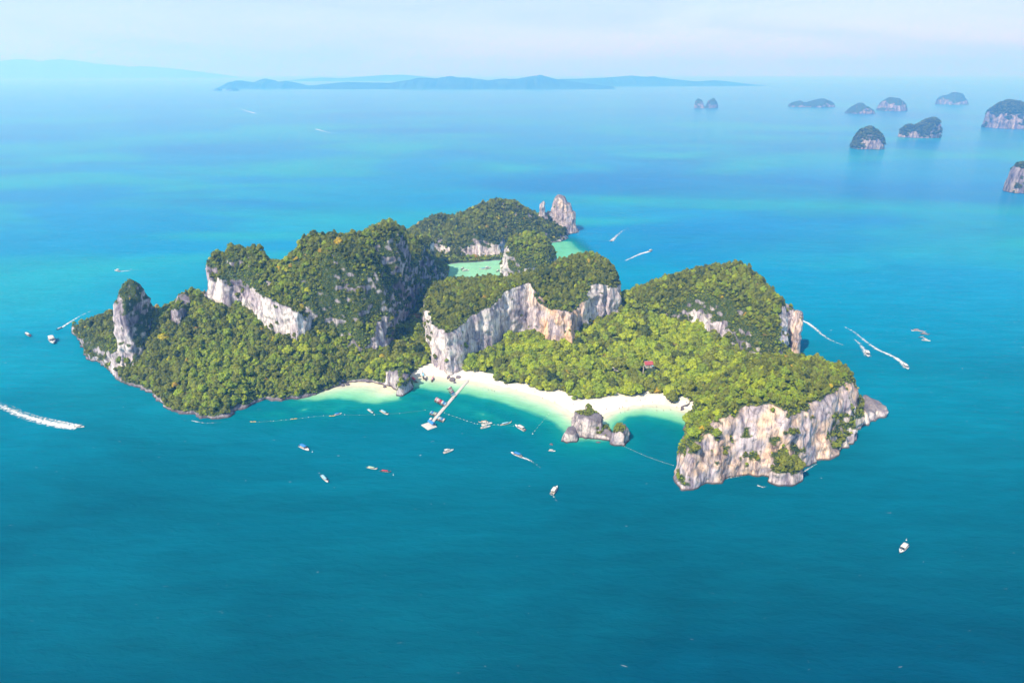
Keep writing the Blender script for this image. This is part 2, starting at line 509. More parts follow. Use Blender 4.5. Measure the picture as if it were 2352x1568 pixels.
# back massif behind the lagoon
mass([(990, 580, 6, 8), (1012, 580, 3, 12), (1060, 588, 2, 14), (1100, 588, 2, 14), (1150, 588, 2, 14), (1165, 570, 2, 12), (1200, 562, 0, 10), (1250, 558, 0, 8),
      (1288, 556, 0, 6), (1304, 549, 0, 6), ('w', 100, 1225, 0, 10), ('w', 60, 1275, 0, 20), ('w', -40, 1285, 0, 25), ('w', -130, 1250, 0, 8), ('w', -185, 1180, 0, 8), ('w', -195, 1090, 0, 10), ('w', -170, 1030, 4, 12)],
     [(1003, 490, 47), (1040, 514, 36), (1075, 490, 51), (1100, 472, 60), (1140, 464, 64), (1185, 470, 61), (1215, 486, 50), (1240, 506, 30), (1280, 522, 14),
      (965, 550, 24), (1100, 540, 34), (1180, 530, 34), (1040, 550, 20), ('w', -105, 1195, 20), ('w', -150, 1205, 12), ('w', -180, 1160, 12), ('w', -70, 1235, 24)], w=5, rough=5, bare=0.42, tree=0.85, dark=0.4)
mass([('w', -148, 1172, 22, 14), ('w', -138, 1150, 22, 16), ('w', -118, 1150, 22, 14), ('w', -112, 1172, 22, 12), ('w', -128, 1190, 22, 12)], [(1003, 489, 49)], w=4, rough=2, bare=0.5, tree=0.5)
# sea tower and spires at the back right
def ring(cx, cy, rx, ry, z, step, n=8, ph=0.3):
    return [('w', cx + rx * math.cos(ph + 6.2832 * i / n), cy + ry * math.sin(ph + 6.2832 * i / n), z, step) for i in range(n)]


mass(ring(93, 1240, 25, 21, 0, 36), [('w', 93, 1240, 42)], w=4, rough=3, bare=1.5, rust=0.5, dark=0.45, warp=0.7)
mass(ring(90, 1240, 20, 16, 30, 20), [('w', 89, 1240, 56)], w=4, rough=2, bare=1.5, rust=0.5, dark=0.45, warp=0.7)
mass(ring(86, 1240, 14, 12, 44, 16), [('w', 85, 1240, 66)], w=4, rough=2, bare=1.5, rust=0.3, dark=0.6, warp=0.6)
mass(ring(66, 1232, 12, 14, 6, 26), [('w', 68, 1234, 38)], w=5, rough=3, bare=0.8, dark=0.6)
mass([('w', 49, 1222, 10, 40), ('w', 53, 1214, 10, 42), ('w', 60, 1216, 10, 42), ('w', 62, 1226, 10, 38), ('w', 55, 1232, 10, 38)], [(1252, 450, 68)], w=2.5, rough=1, bare=1.5, warp=0.6, dark=0.9)
mass([('w', 50, 1205, 8, 16), ('w', 66, 1204, 8, 18), ('w', 72, 1226, 8, 22), ('w', 55, 1238, 8, 20), ('w', 44, 1222, 8, 18)], [(1255, 480, 42), (1264, 485, 38)], w=5, rough=3, bare=0.6)
mass([('w', 24, 1200, 20, 22), ('w', 30, 1194, 20, 24), ('w', 37, 1199, 20, 22), ('w', 31, 1208, 20, 22)], [(1218, 479, 54)], w=4, rough=1, bare=0.9, warp=0.6)

# right back hill
mass([(1405, 760, 15, 3), (1480, 740, 18, 6), (1560, 745, 19, 8), (1595, 752, 19, 20), (1625, 775, 15, 24), (1655, 785, 14, 20), (1680, 800, 12, 10), (1740, 830, 8, 10), (1780, 845, 4, 14), (1800, 835, 2, 18),
      ('w', 276, 640, 0, 30), ('w', 296, 690, 0, 30), ('w', 300, 745, 0, 35), ('w', 250, 785, 0, 30), ('w', 160, 795, 0, 20), ('w', 110, 770, 0, 20)],
     [(1690, 605, 80), (1640, 610, 75), (1560, 632, 61), (1500, 657, 49), (1445, 690, 34), (1735, 632, 69), (1757, 662, 59), (1790, 682, 56), (1812, 715, 48),
      (1600, 690, 48), (1680, 680, 60), (1720, 740, 42), (1760, 780, 30), (1800, 790, 25), (1640, 725, 42), (1540, 700, 38), (1690, 770, 28), (1800, 740, 42)], w=5, rough=4, bare=0.14, tree=0.85)
# right sea pillar
mass([(1806, 800, 0, 44), (1822, 820, 0, 44), (1836, 816, 0, 44), ('w', 302, 666, 0, 40), ('w', 282, 674, 6, 38)], [(1830, 708, 52), (1838, 725, 48)], w=3, rough=1.5, rust=0.7, bare=1.0, warp=0.5)
mass([(1790, 790, 8, 36), (1806, 800, 4, 42), (1818, 780, 8, 38), ('w', 288, 690, 10, 40), ('w', 272, 690, 10, 40)], [(1800, 690, 56), (1785, 684, 57)], w=3, rough=2, bare=0.55)

# right headland
mass([(1594, 925, 0, 4), (1578, 965, 0, 8), (1566, 1000, 0, 14), (1555, 1045, 0, 20), (1549, 1095, 0, 31), (1555, 1118, 0, 31), (1578, 1128, 0, 33), (1605, 1118, 0, 37), (1640, 1106, 0, 43),
      (1680, 1094, 0, 49), (1720, 1088, 0, 51), (1760, 1090, 0, 51), (1800, 1092, 0, 49), (1838, 1078, 0, 45), (1870, 1055, 2, 43), (1902, 1020, 8, 39), (1940, 975, 14, 35), (1966, 935, 16, 26), (1972, 905, 12, 30),
      ('w', 285, 490, 0, 38), ('w', 290, 520, 0, 40), ('w', 268, 548, 0, 40), ('w', 215, 562, 0, 25), ('w', 165, 555, 3, 12), ('w', 150, 525, 2, 6)],
     [(1565, 1010, 20), (1602, 1000, 36), (1650, 946, 48), (1700, 920, 52), (1780, 906, 55), (1850, 926, 47), (1900, 906, 48), (1940, 886, 48), (1700, 872, 58), (1800, 850, 62),
      (1800, 832, 60), (1860, 828, 53), (1920, 852, 48), (1955, 880, 44), (1750, 817, 56), (1700, 832, 49), (1650, 862, 39), (1620, 905, 27), (1600, 955, 18), (1690, 900, 54), (1880, 870, 54)],
     w=9, rough=2.5, rust=0.85, tree=0.78)
# ledges at the foot of the headland
mass([(1754, 1085, 0, 8), (1764, 1106, 0, 8), (1785, 1112, 0, 8), (1806, 1117, 0, 7), (1832, 1102, 0, 7), (1838, 1072, 0, 9), (1790, 1066, 4, 8)], [(1795, 1070, 15), (1780, 1090, 9)], w=3, rough=1.5, bare=0.4, rust=0.3, dark=0.7)
mass([(1690, 1090, 0, 9), (1740, 1086, 0, 10), (1760, 1080, 0, 10), (1740, 1060, 5, 10), (1700, 1068, 4, 8)], [(1722, 1058, 17)], w=4, rough=1.5, bare=0.2, rust=0.5)
mass([(1835, 1082, 0, 6), (1870, 1062, 0, 7), (1905, 1042, 0, 6), (1935, 1032, 0, 4), (1960, 1010, 0, 6), (1980, 985, 0, 8), (1985, 930, 0, 12),
      ('w', 285, 505, 0, 18), ('w', 260, 490, 5, 20), ('w', 225, 455, 5, 20)],
     [(1972, 922, 20), (1930, 968, 20), (1895, 1005, 14), (1950, 988, 12)], w=4, rough=2.5, bare=0.2, rust=0.3, tree=0.8)
mass([(1972, 985, 0, 5), (2000, 966, 0, 6), (2025, 962, 0, 5), (2042, 955, 0, 5), (2046, 944, 0, 5), (2030, 936, 0, 5), (2000, 932, 0, 8), (1975, 935, 0, 12)],
     [(1995, 936, 13), (2008, 944, 9), (2030, 942, 7)], w=3, rough=3, bare=1.5, rust=0.3)

# rock at the cove, stack rocks off the beach
mass([(888, 880, 0, 14), (896, 898, 0, 14), (914, 913, 0, 12), (932, 906, 0, 12), (941, 892, 0, 14), (938, 870, 0, 16), (900, 862, 0, 18)],
     [(900, 846, 21), (922, 855, 17), (915, 868, 15)], w=3, rough=2.5, bare=0.45, dark=1.0, tree=0.6)
def sample2(A, x, y):
    fx = np.clip((x - GX0) / GS, 0, A.shape[0] - 1.001); fy = np.clip((y - GY0) / GS, 0, A.shape[1] - 1.001)
    i = fx.astype(np.int32); j = fy.astype(np.int32)
    fx = fx - i; fy = fy - j
    a = A[i, j]; b = A[i + 1, j]; c = A[i, j + 1]; d = A[i + 1, j + 1]
    t = a + (b - a) * fx
    return t + (c + (d - c) * fx - t) * fy


def surface_nets(D, origin, vs):
    """Quad surface of D = 0 on a regular grid (D > 0 is solid)."""
    S = D > 0
    nx, ny, nz = D.shape
    allp = S[:-1, :-1, :-1].copy(); anyp = allp.copy()
    for dx in (0, 1):
        for dy in (0, 1):
            for dz in (0, 1):
                c = S[dx:nx - 1 + dx, dy:ny - 1 + dy, dz:nz - 1 + dz]
                allp &= c; anyp |= c
    act = anyp & ~allp
    ci = np.argwhere(act)
    idx = np.full(act.shape, -1, np.int32)
    idx[act] = np.arange(len(ci), dtype=np.int32)
    i, j, k = ci.T
    corner = {}
    for dx in (0, 1):
        for dy in (0, 1):
            for dz in (0, 1):
                corner[dx, dy, dz] = D[i + dx, j + dy, k + dz].astype(np.float32)
    pos = np.zeros((len(ci), 3), np.float32); cnt = np.zeros(len(ci), np.float32)
    for a in corner:
        for ax in range(3):
            if a[ax]: continue
            b = list(a); b[ax] = 1; b = tuple(b)
            va, vb = corner[a], corner[b]
            m = (va > 0) != (vb > 0)
            t = np.where(m, va / np.where(m, va - vb, 1), 0)
            p = np.zeros((len(ci), 3), np.float32)
            p[:] = a; p[:, ax] = t
            pos += p * m[:, None]; cnt += m
    pos = pos / cnt[:, None] + ci
    verts = np.array(origin, np.float32) + pos * vs
    faces = []
    for ax in range(3):
        sl0 = [slice(1, nx - 1), slice(1, ny - 1), slice(1, nz - 1)]; sl1 = list(sl0)
        sl0[ax] = slice(0, D.shape[ax] - 1); sl1[ax] = slice(1, D.shape[ax])
        a = S[tuple(sl0)]; b = S[tuple(sl1)]
        e = np.argwhere(a != b)
        off = np.ones(3, int); off[ax] = 0
        e = e + off
        sgn = S[e[:, 0], e[:, 1], e[:, 2]]
        u, v = [(1, 2), (2, 0), (0, 1)][ax]
        du = np.zeros(3, int); du[u] = 1; dv = np.zeros(3, int); dv[v] = 1
        g = lambda o: idx[tuple((e + o).T)]
        q = np.stack([g(-du - dv), g(-dv), g(0 * du), g(-du)], 1)
        q[~sgn] = q[~sgn][:, ::-1]
        faces.append(q)
    return verts, np.concatenate(faces)


def nets_from_height(height_fn, x0, x1, y0, y1, z0, z1, vs, over=3.0, scale=1.0):
    """Turn a height function into a closed-looking rock surface whose walls lean, bulge and overhang a little."""
    xs = np.arange(x0, x1, vs, dtype=np.float32); ys = np.arange(y0, y1, vs, dtype=np.float32); zs = np.arange(z0, z1, vs, dtype=np.float32)
    X, Y = np.meshgrid(xs, ys, indexing='ij')
    h0 = height_fn(X, Y)
    r = max(2, int(over * 1.8 / vs) + 1)
    hi = h0.copy(); lo = h0.copy()
    for ax in (0, 1):
        H1 = hi.copy(); L1 = lo.copy()
        for s in range(1, r + 1):
            for sg in (-s, s):
                H1 = np.maximum(H1, np.roll(hi, sg, ax)); L1 = np.minimum(L1, np.roll(lo, sg, ax))
        hi, lo = H1, L1
    D = np.empty((len(xs), len(ys), len(zs)), np.float32)
    for k, z in enumerate(zs):
        d = h0 - z
        m = (hi > z - 2 * vs) & (lo < z + 2 * vs) & (hi - lo > 4 * vs)
        if m.any():
            xm, ym = X[m], Y[m]
            zz = np.full(xm.shape, z, np.float32)
            ox = over * (0.65 * fbm(xm / (13 * scale), ym / (13 * scale), zz / (10 * scale), 2, 31) + 0.5 * fbm(xm / (4.5 * scale), ym / (4.5 * scale), zz / (6 * scale), 2, 33))
            oy = over * (0.65 * fbm(xm / (13 * scale), ym / (13 * scale), zz / (10 * scale), 2, 41) + 0.5 * fbm(xm / (4.5 * scale), ym / (4.5 * scale), zz / (6 * scale), 2, 43))
            d[m] = height_fn(xm + ox, ym + oy) - z
        D[:, :, k] = np.clip(d, -12, 12)
    return surface_nets(D, (x0, y0, z0), vs)


def tri_normals(v, f):
    n = np.cross(v[f[:, 2]] - v[f[:, 0]], v[f[:, 3]] - v[f[:, 1]])
    l = np.linalg.norm(n, axis=1) + 1e-9
    return n / l[:, None], l * 0.5


def vert_normals(v, f, n, a):
    vn = np.zeros((len(v), 3), np.float64)
    for k in range(4):
        np.add.at(vn, f[:, k], n * a[:, None])
    return (vn / (np.linalg.norm(vn, axis=1)[:, None] + 1e-9)).astype(np.float32)


# slow undulation and gullies over everything wooded
HM += np.where(HM > 8, 1.5 * fbm(XX / 14, YY / 14, oct=3, seed=77), 0)
IV, IFa = nets_from_height(lambda x, y: sample2(HM, x, y), GX0 + 2, GX1 - 2, GY0 + 2, GY1 - 2, -3.0, 130.0, 1.3, over=3.8)
FN, FA = tri_normals(IV, IFa)
VN = vert_normals(IV, IFa, FN, FA)


# where the cliffs stand bare (outlines in the picture, tested on the points of the rock itself), and the green ledges inside them
CLIFFS = [
    [(474, 600), (490, 625), (520, 655), (560, 672), (590, 665), (610, 640), (640, 660), (670, 690), (700, 702), (720, 722), (712, 775), (680, 792), (660, 785), (620, 752), (596, 742), (572, 707), (555, 692), (525, 718), (500, 708), (470, 690)],
    [(252, 655), (275, 690), (288, 740), (308, 790), (310, 808), (290, 848), (272, 875), (252, 865)],
    [(978, 684), (990, 736), (1010, 741), (1045, 752), (1084, 720), (1116, 695), (1150, 668), (1165, 645), (1211, 626), (1240, 638), (1257, 690), (1294, 702), (1327, 704), (1352, 666), (1374, 640), (1405, 654), (1438, 660),
     (1440, 760), (1360, 770), (1315, 800), (1285, 810), (1245, 790), (1165, 800), (1110, 840), (1065, 875), (1015, 875), (978, 850)],
    [(1540, 1045), (1575, 1048), (1600, 1008), (1635, 952), (1650, 934), (1700, 910), (1750, 898), (1790, 890), (1850, 918), (1900, 900), (1945, 875), (1968, 888), (1972, 935), (1992, 960), (2000, 935), (2050, 925), (2055, 965), (1960, 1020), (1900, 1060), (1838, 1125), (1540, 1145)],
    [(1592, 712), (1620, 733), (1650, 738), (1668, 765), (1640, 790), (1588, 755)],
    [(1808, 705), (1852, 705), (1852, 825), (1815, 825)],
    [(1788, 695), (1808, 700), (1812, 800), (1796, 790)],
    [(1270, 450), (1330, 450), (1330, 545), (1284, 545), (1278, 500)],
    [(1246, 448), (1260, 448), (1262, 490), (1240, 490)], [(1210, 470), (1226, 470), (1226, 500), (1210, 500)],
    [(996, 562), (1035, 566), (1035, 582), (996, 580)], [(1062, 574), (1100, 566), (1150, 566), (1158, 592), (1062, 590)],
    [(1150, 560), (1162, 560), (1164, 640), (1150, 640)],
    [(862, 735), (884, 730), (886, 812), (868, 812), (855, 790)], [(886, 848), (912, 846), (908, 880), (900, 915), (886, 900)], [(905, 895), (945, 885), (945, 918), (905, 918)],
    [(392, 690), (418, 662), (430, 664), (425, 700), (415, 745), (395, 740)],
    [(1285, 930), (1450, 930), (1450, 1030), (1285, 1030)],
]
LEDGES = [
    [(1762, 992), (1800, 985), (1835, 985), (1848, 1030), (1822, 1060), (1832, 1082), (1785, 1094), (1778, 1060)],
    [(1898, 965), (1955, 930), (1988, 940), (1960, 990), (1920, 1022), (1898, 1012)],
    [(1695, 1052), (1740, 1035), (1752, 1052), (1705, 1075)], [(1560, 1085), (1585, 1085), (1585, 1115), (1560, 1110)],
    [(1325, 945), (1345, 942), (1350, 955), (1330, 970)], [(1345, 965), (1375, 960), (1378, 990), (1345, 985)], [(1382, 985), (1402, 978), (1402, 998), (1385, 1000)], [(1312, 985), (1330, 980), (1332, 1000), (1315, 1000)],
    [(1412, 970), (1430, 970), (1430, 984), (1412, 984)],
]


def veg_mask(v, vn, bare, far=False, low=0.0):
    """Where plants hold on: all but the naked walls, patches of crest rock and the splash zone."""
    n1 = fbm(v[:, 0] / 16, v[:, 1] / 16, v[:, 2] / 16, 3, 51)
    n2 = fbm(v[:, 0] / 5, v[:, 1] / 5, v[:, 2] / 7, 2, 53)
    if far:
        thr = (0.30 + 0.45 * fbm(v[:, 0] / 45, v[:, 1] / 45, v[:, 2] / 60, 2, 57)).astype(np.float32)
    else:
        px, py, zc = proj(v[:, 0], v[:, 1], v[:, 2])
        px = px + 9 * n1 + 4 * n2; py = py + 14 * n2 + 6 * n1
        facing = (-v[:, 1] * vn[:, 1] - v[:, 0] * vn[:, 0] + (CAM_H - v[:, 2]) * vn[:, 2]) > 0
        cl = np.full(len(v), -99.0, np.float32)
        for P in CLIFFS:
            cl = np.maximum(cl, poly_sd(px, py, [(p[0], p[1]) for p in P])[0])
        lg = np.full(len(v), -99.0, np.float32)
        for P in LEDGES:
            lg = np.maximum(lg, poly_sd(px, py, [(p[0], p[1]) for p in P])[0])
        thr = np.where(facing, np.where(cl > 0, 0.60, np.where(cl > -4, 0.3, 0.03)), 0.26)
        thr = np.where((lg > 0) & facing, 0.12, thr)
    amp = 1.0 if far else np.where(thr > 0.5, 2.6, 1.0)
    s = (vn[:, 2] - thr + amp * (0.18 * n1 + 0.12 * n2)) / 0.10
    s = np.minimum(s, (0.87 - bare * 1.0 + 0.9 * n1 + 0.5 * n2) / 0.15)
    s = np.minimum(s, (v[:, 2] - 0.5 - (1.0 - low) * (1.3 + 2.2 * np.clip(n1, -0.5, 1))) / 0.6)
    return np.clip(s, 0, 1)


# rim of the cliffs: only scrub grows there
_lo = HM.copy()
for ax_ in (0, 1):
    _m = _lo.copy()
    for q_ in range(1, 6):
        _m = np.minimum(_m, np.minimum(np.roll(_lo, q_, ax_), np.roll(_lo, -q_, ax_)))
    _lo = _m
RIM = np.clip((HM - _lo - 9) / 10, 0, 1).astype(np.float32)
I_BARE = sample2(BARE, IV[:, 0], IV[:, 1])
I_RUST = sample2(RUST, IV[:, 0], IV[:, 1])
# rust stain of the middle cliff's right half
pxv, pyv, _ = proj(IV[:, 0], IV[:, 1], IV[:, 2])
I_RUST = np.maximum(I_RUST, 0.95 * np.clip((pxv - 1205) / 40, 0, 1) * np.clip((1350 - pxv) / 20, 0, 1) * (IV[:, 1] < 760) * (IV[:, 1] > 600))
I_VEG = veg_mask(IV, VN, I_BARE, False, sample2(LOWV, IV[:, 0], IV[:, 1]))
cl_ = np.full(len(IV), -99.0, np.float32)
for P in CLIFFS:
    cl_ = np.maximum(cl_, poly_sd(pxv, pyv, [(p[0], p[1]) for p in P])[0])
I_DARK = sample2(DARK, IV[:, 0], IV[:, 1])
I_DARK = np.where(cl_ > -6, I_DARK, np.maximum(I_DARK, 0.9))          # crags among the scrub are old grey rock, the fresh walls are pale
me = mesh_np('island', IV, IFa, [M_ROCK], smooth=True)
attr(me, 'veg', I_VEG); attr(me, 'rust', I_RUST); attr(me, 'dark', I_DARK)
island = link('island', me)
tag(island, 'steep forested limestone island with white cliffs around a sandy bay', None, None, 'structure')


# ------------------------------------------------------------------ rocks standing in the water, on a finer grid
def local_grid(x0, x1, y0, y1, gs):
    global GX0, GX1, GY0, GY1, GS, gx, gy, XX, YY, HM, RUST, BARE, TSZ, LOWV, DARK, WX, WY
    GX0, GX1, GY0, GY1, GS = x0, x1, y0, y1, gs
    gx = np.arange(GX0, GX1, GS, dtype=np.float32); gy = np.arange(GY0, GY1, GS, dtype=np.float32)
    XX, YY = np.meshgrid(gx, gy, indexing='ij')
    HM = np.full(XX.shape, -4.0, np.float32)
    RUST, BARE, LOWV, DARK = (np.zeros(XX.shape, np.float32) for _ in range(4))
    TSZ = np.ones(XX.shape, np.float32)
    WX = XX + 1.5 * fbm(XX / 9, YY / 9, oct=3, seed=3) + 1.1 * fbm(XX / 3.5, YY / 3.5, oct=2, seed=5)
    WY = YY + 1.5 * fbm(XX / 9, YY / 9, oct=3, seed=4) + 1.1 * fbm(XX / 3.5, YY / 3.5, oct=2, seed=6)


def rock_object(name, label, parts, vs, over=1.3, rust=0.2, bare=0.7, rough=1.2):
    pts = [(p[1], p[2]) if p[0] == 'w' else U(p[0], p[1], p[2]) for e, _, _ in parts for p in e]
    local_grid(min(p[0] for p in pts) - 8, max(p[0] for p in pts) + 8, min(p[1] for p in pts) - 8, max(p[1] for p in pts) + 8, 0.4)
    for e, p, w_ in parts:
        mass(e, p, w=w_, rough=rough, bare=bare, rust=rust, tree=0.42)
    V, F = nets_from_height(lambda x, y: sample2(HM, x, y), GX0 + 1, GX1 - 1, GY0 + 1, GY1 - 1, -2.0, float(HM.max()) + 3, vs, over=over, scale=0.45)
    n, a = tri_normals(V, F)
    vn = vert_normals(V, F, n, a)
    veg = veg_mask(V, vn, np.full(len(V), bare, np.float32))
    me = mesh_np(name, V, F, [M_ROCK], smooth=True)
    attr(me, 'veg', veg); attr(me, 'rust', np.full(len(V), rust)); attr(me, 'dark', np.full(len(V), 0.75))
    o = link(name, me)
    tag(o, label, 'rock')
    return o, V, F, n, a, veg


STACKS = [
    ([(1326, 1001, 0, 11), (1345, 1006, 0, 11), (1366, 1006, 0, 11), (1384, 1001, 0, 12), (1388, 985, 0, 14), ('w', 64, 500, 0, 15), ('w', 48, 499, 0, 15), (1318, 985, 0, 13)],
     [(1350, 937, 26), (1330, 952, 19), (1340, 960, 15), (1374, 953, 21), (1362, 962, 16), (1350, 972, 13), (1380, 972, 16)], 2.6),
    ([(1334, 978, 0, 15), (1350, 986, 0, 16), (1364, 978, 0, 16), (1354, 964, 0, 17), (1338, 966, 0, 17)], [(1350, 940, 25)], 3.0),
    ([(1288, 1014, 0, 4), (1306, 1019, 0, 5), (1327, 1015, 0, 4), (1334, 1000, 0, 6), (1316, 990, 0, 6), (1298, 995, 0, 7)], [(1303, 984, 12), (1316, 1002, 5), (1325, 995, 8)], 2.2),
    ([(1364, 1006, 0, 4), (1390, 1012, 0, 4), (1406, 1013, 0, 3), (1412, 1000, 0, 3), (1390, 988, 0, 6)], [(1385, 996, 8), (1400, 1003, 5), (1374, 1000, 6)], 2.0),
    ([(1402, 1017, 0, 8), (1412, 1026, 0, 8), (1431, 1024, 0, 9), (1443, 1012, 0, 9), (1441, 999, 0, 10), (1420, 996, 0, 10), (1406, 1004, 0, 9)], [(1424, 975, 16), (1410, 990, 11), (1436, 982, 14)], 2.2),
]
GRID0 = (GX0, GX1, GY0, GY1, GS, gx, gy, XX, YY, HM, RUST, BARE, TSZ, LOWV, DARK, WX, WY)
ROCKS = [rock_object('sea_stack', 'rugged grey limestone stack rising from the shallows off the beach', STACKS, 0.7, over=1.8, rough=4.0, bare=0.85)]
for (bx_, by_, s_, hh, lab) in [(1028, 868, 6, 3.0, 'blocky boulder at the left end of the rubble under the tall middle cliff'), (1040, 872, 8, 2.6, 'largest boulder in the rubble under the tall middle cliff'),
                                (1053, 868, 6, 2.8, 'boulder at the right end of the rubble under the tall middle cliff'), (1047, 877, 4, 1.4, 'small low boulder nearest the water under the tall middle cliff'),
                                (786, 885, 6, 1.8, 'brown boulder at the left end of the small cove sand'), (798, 883, 6, 1.6, 'flat brown boulder behind the small cove sand'), (884, 889, 5, 2.0, 'boulder at the right end of the small cove sand'),
                                (1269, 1019, 5, 0.8, 'half-sunken brown rock left of the sea stack'), (1374, 1016, 5, 1.2, 'low wet rock in front of the sea stack')]:
    k_ = [(bx_ + s_ * math.cos(t_), by_ + s_ * 0.5 * math.sin(t_), 0, hh * 0.7) for t_ in np.linspace(0, 2 * math.pi, 8)[:-1]]
    rock_object('boulder', lab, [(k_, [(bx_, by_ - 3, hh)], 1.4)], 0.4, over=0.5, rust=0.35, bare=1.0, rough=0.4)
GX0, GX1, GY0, GY1, GS, gx, gy, XX, YY, HM, RUST, BARE, TSZ, LOWV, DARK, WX, WY = GRID0

# ------------------------------------------------------------------ beach
def chain_dist(x, y, P, closed=False):
    best = np.full(x.shape, 1e9, np.float32)
    n = len(P) if closed else len(P) - 1
    for i in range(n):
        a, b = P[i], P[(i + 1) % len(P)]
        ex, ey = b[0] - a[0], b[1] - a[1]
        t = np.clip(((x - a[0]) * ex + (y - a[1]) * ey) / (ex * ex + ey * ey + 1e-9), 0, 1)
        best = np.minimum(best, np.hypot(x - a[0] - t * ex, y - a[1] - t * ey))
    return best


WATERLINE = [U(*p) for p in [(925, 862), (950, 864), (980, 866), (1010, 867), (1045, 872), (1090, 877), (1140, 886), (1190, 898), (1235, 911), (1270, 925), (1297, 940), (1318, 955),
                             (1345, 968), (1375, 962), (1395, 950), (1420, 941), (1460, 933), (1505, 930), (1545, 934), (1580, 943), (1600, 950)]]
LANDSIDE = [U(*p) for p in [(1640, 900), (1600, 880), (1500, 870), (1330, 880), (1290, 870), (1150, 845), (1090, 830), (1000, 820), (940, 835), (915, 850)]]
BEACH_POLY = WATERLINE + LANDSIDE
COVE_LINE = [U(*p) for p in [(735, 896), (765, 886), (800, 881), (850, 880), (880, 886), (895, 898)]]
COVE_POLY = COVE_LINE + [U(*p) for p in [(905, 880), (860, 862), (790, 865), (735, 885)]]


def beach_mesh(name, poly, rise, mat):
    xs = [p[0] for p in poly]; ys = [p[1] for p in poly]
    st = 1.5
    X, Y = np.meshgrid(np.arange(min(xs) - 14, max(xs) + 14, st), np.arange(min(ys) - 14, max(ys) + 14, st), indexing='ij')
    wx = X + 1.8 * fbm(X / 22, Y / 22, oct=2, seed=91); wy = Y + 1.8 * fbm(X / 22, Y / 22, oct=2, seed=92)
    d = poly_sd(wx, wy, poly)[0]
    z = np.where(d > 0, rise * (1 - np.exp(-d / 14.0)), d * 0.05) + 0.07 * fbm(X / 5, Y / 5, oct=3, seed=93)
    keep = d > -10
    idx = np.full(X.shape, -1); idx[keep] = np.arange(keep.sum())
    V = np.stack([X[keep], Y[keep], z[keep]], 1)
    q = np.stack([idx[:-1, :-1], idx[1:, :-1], idx[1:, 1:], idx[:-1, 1:]], -1).reshape(-1, 4)
    q = q[(q >= 0).all(1)]
    o = link(name, mesh_np(name, V, q, [mat], smooth=True))
    return o


def sand_mat():
    m, nt, b = new_mat('white_sand')
    k = nt.links.new
    tc = N(nt, 'ShaderNodeTexCoord')
    n1 = N(nt, 'ShaderNodeTexNoise', Scale=0.12, Detail=6.0, Roughness=0.6)
    n2 = N(nt, 'ShaderNodeTexNoise', Scale=1.4, Detail=5.0, Roughness=0.7)
    k(tc.outputs['Object'], n1.inputs['Vector']); k(tc.outputs['Object'], n2.inputs['Vector'])
    r = ramp(nt, [(0.3, (0.58, 0.54, 0.47)), (0.55, (0.70, 0.67, 0.61)), (0.75, (0.76, 0.74, 0.69))])
    k(n1.outputs['Fac'], r.inputs['Fac'])
    mr = map_range(nt, n2.outputs['Fac'], 0.25, 0.5, 0.82, 1.0)
    mx = mixrgb(nt, 'MULTIPLY', 1.0, r.outputs['Color']); k(mr.outputs['Result'], mx.inputs['B'])
    # wet sand close to the water
    sep = N(nt, 'ShaderNodeSeparateXYZ'); k(tc.outputs['Object'], sep.inputs['Vector'])
    wet = map_range(nt, sep.outputs['Z'], 0.05, 0.55, 1.0, 0.0)
    wm = mixrgb(nt, 'MULTIPLY', wet.outputs['Result'], mx.outputs['Result'], srgb(246, 238, 214))
    k(wm.outputs['Result'], b.inputs['Base Color'])
    b.inputs['Roughness'].default_value = 0.95
    b.inputs['Specular IOR Level'].default_value = 0.1
    bp = N(nt, 'ShaderNodeBump', Strength=0.5, Distance=0.3)
    k(n2.outputs['Fac'], bp.inputs['Height']); k(bp.outputs['Normal'], b.inputs['Normal'])
    return m


M_SAND = sand_mat()
beach = tag(beach_mesh('beach', BEACH_POLY, 2.6, M_SAND), 'long white sand beach curving along the bay', None, None, 'structure')
cove = tag(beach_mesh('cove_beach', COVE_POLY, 0.9, M_SAND), 'small strip of sand at the foot of the left massif', None, None, 'structure')

# ------------------------------------------------------------------ sea
def grow(a, b, fine, far):
    mid = np.arange(a, b, fine)
    out = []; s = fine; x = b
    while x < far:
        out.append(x); s *= 1.16; x += s
    neg = []; s = fine; x = a
    while x > -far:
        s *= 1.16; x -= s; neg.append(x)
    return np.array(neg[::-1] + list(mid) + out)


sx = grow(-560, 430, 2.6, 70000.0)
sy = grow(430, 660, 2.0, 70000.0)
SX, SY = np.meshgrid(sx, sy, indexing='ij')
DROP = [U(*p) for p in [(942, 893), (958, 889), (975, 892), (1000, 897), (1040, 903), (1075, 905), (1110, 912), (1160, 925), (1210, 942), (1250, 956), (1280, 972), (1300, 992), (1322, 1010)]]
DROP_B = [U(*p) for p in [(1385, 1010), (1404, 988), (1414, 971), (1440, 958), (1480, 953), (1530, 961), (1562, 971), (1590, 985)]]
SHALLOW = DROP + DROP_B + [U(*p) for p in [(1640, 960), (1640, 890), (1330, 880), (1150, 840), (1000, 815), (930, 840)]]
COVE_DROP = [U(*p) for p in [(690, 918), (726, 918), (781, 914), (825, 921), (866, 926), (915, 918)]]
COVE_SH = COVE_DROP + [U(*p) for p in [(920, 885), (880, 862), (790, 862), (700, 890)]]
LAGOON = [U(*p) for p in [(1005, 605), (1060, 590), (1165, 585), (1180, 650), (1020, 665)]]
CHANNEL = [U(*p) for p in [(1200, 556), (1300, 549), (1335, 562), (1352, 590), (1330, 640), (1250, 650), (1230, 600)]]
REEF = [U(*p) for p in [(540, 950), (600, 940), (700, 930), (760, 918), (930, 915), (1000, 905), (1100, 925), (1240, 980), (1260, 1000), (1180, 985), (1000, 960), (800, 950), (640, 965)]]


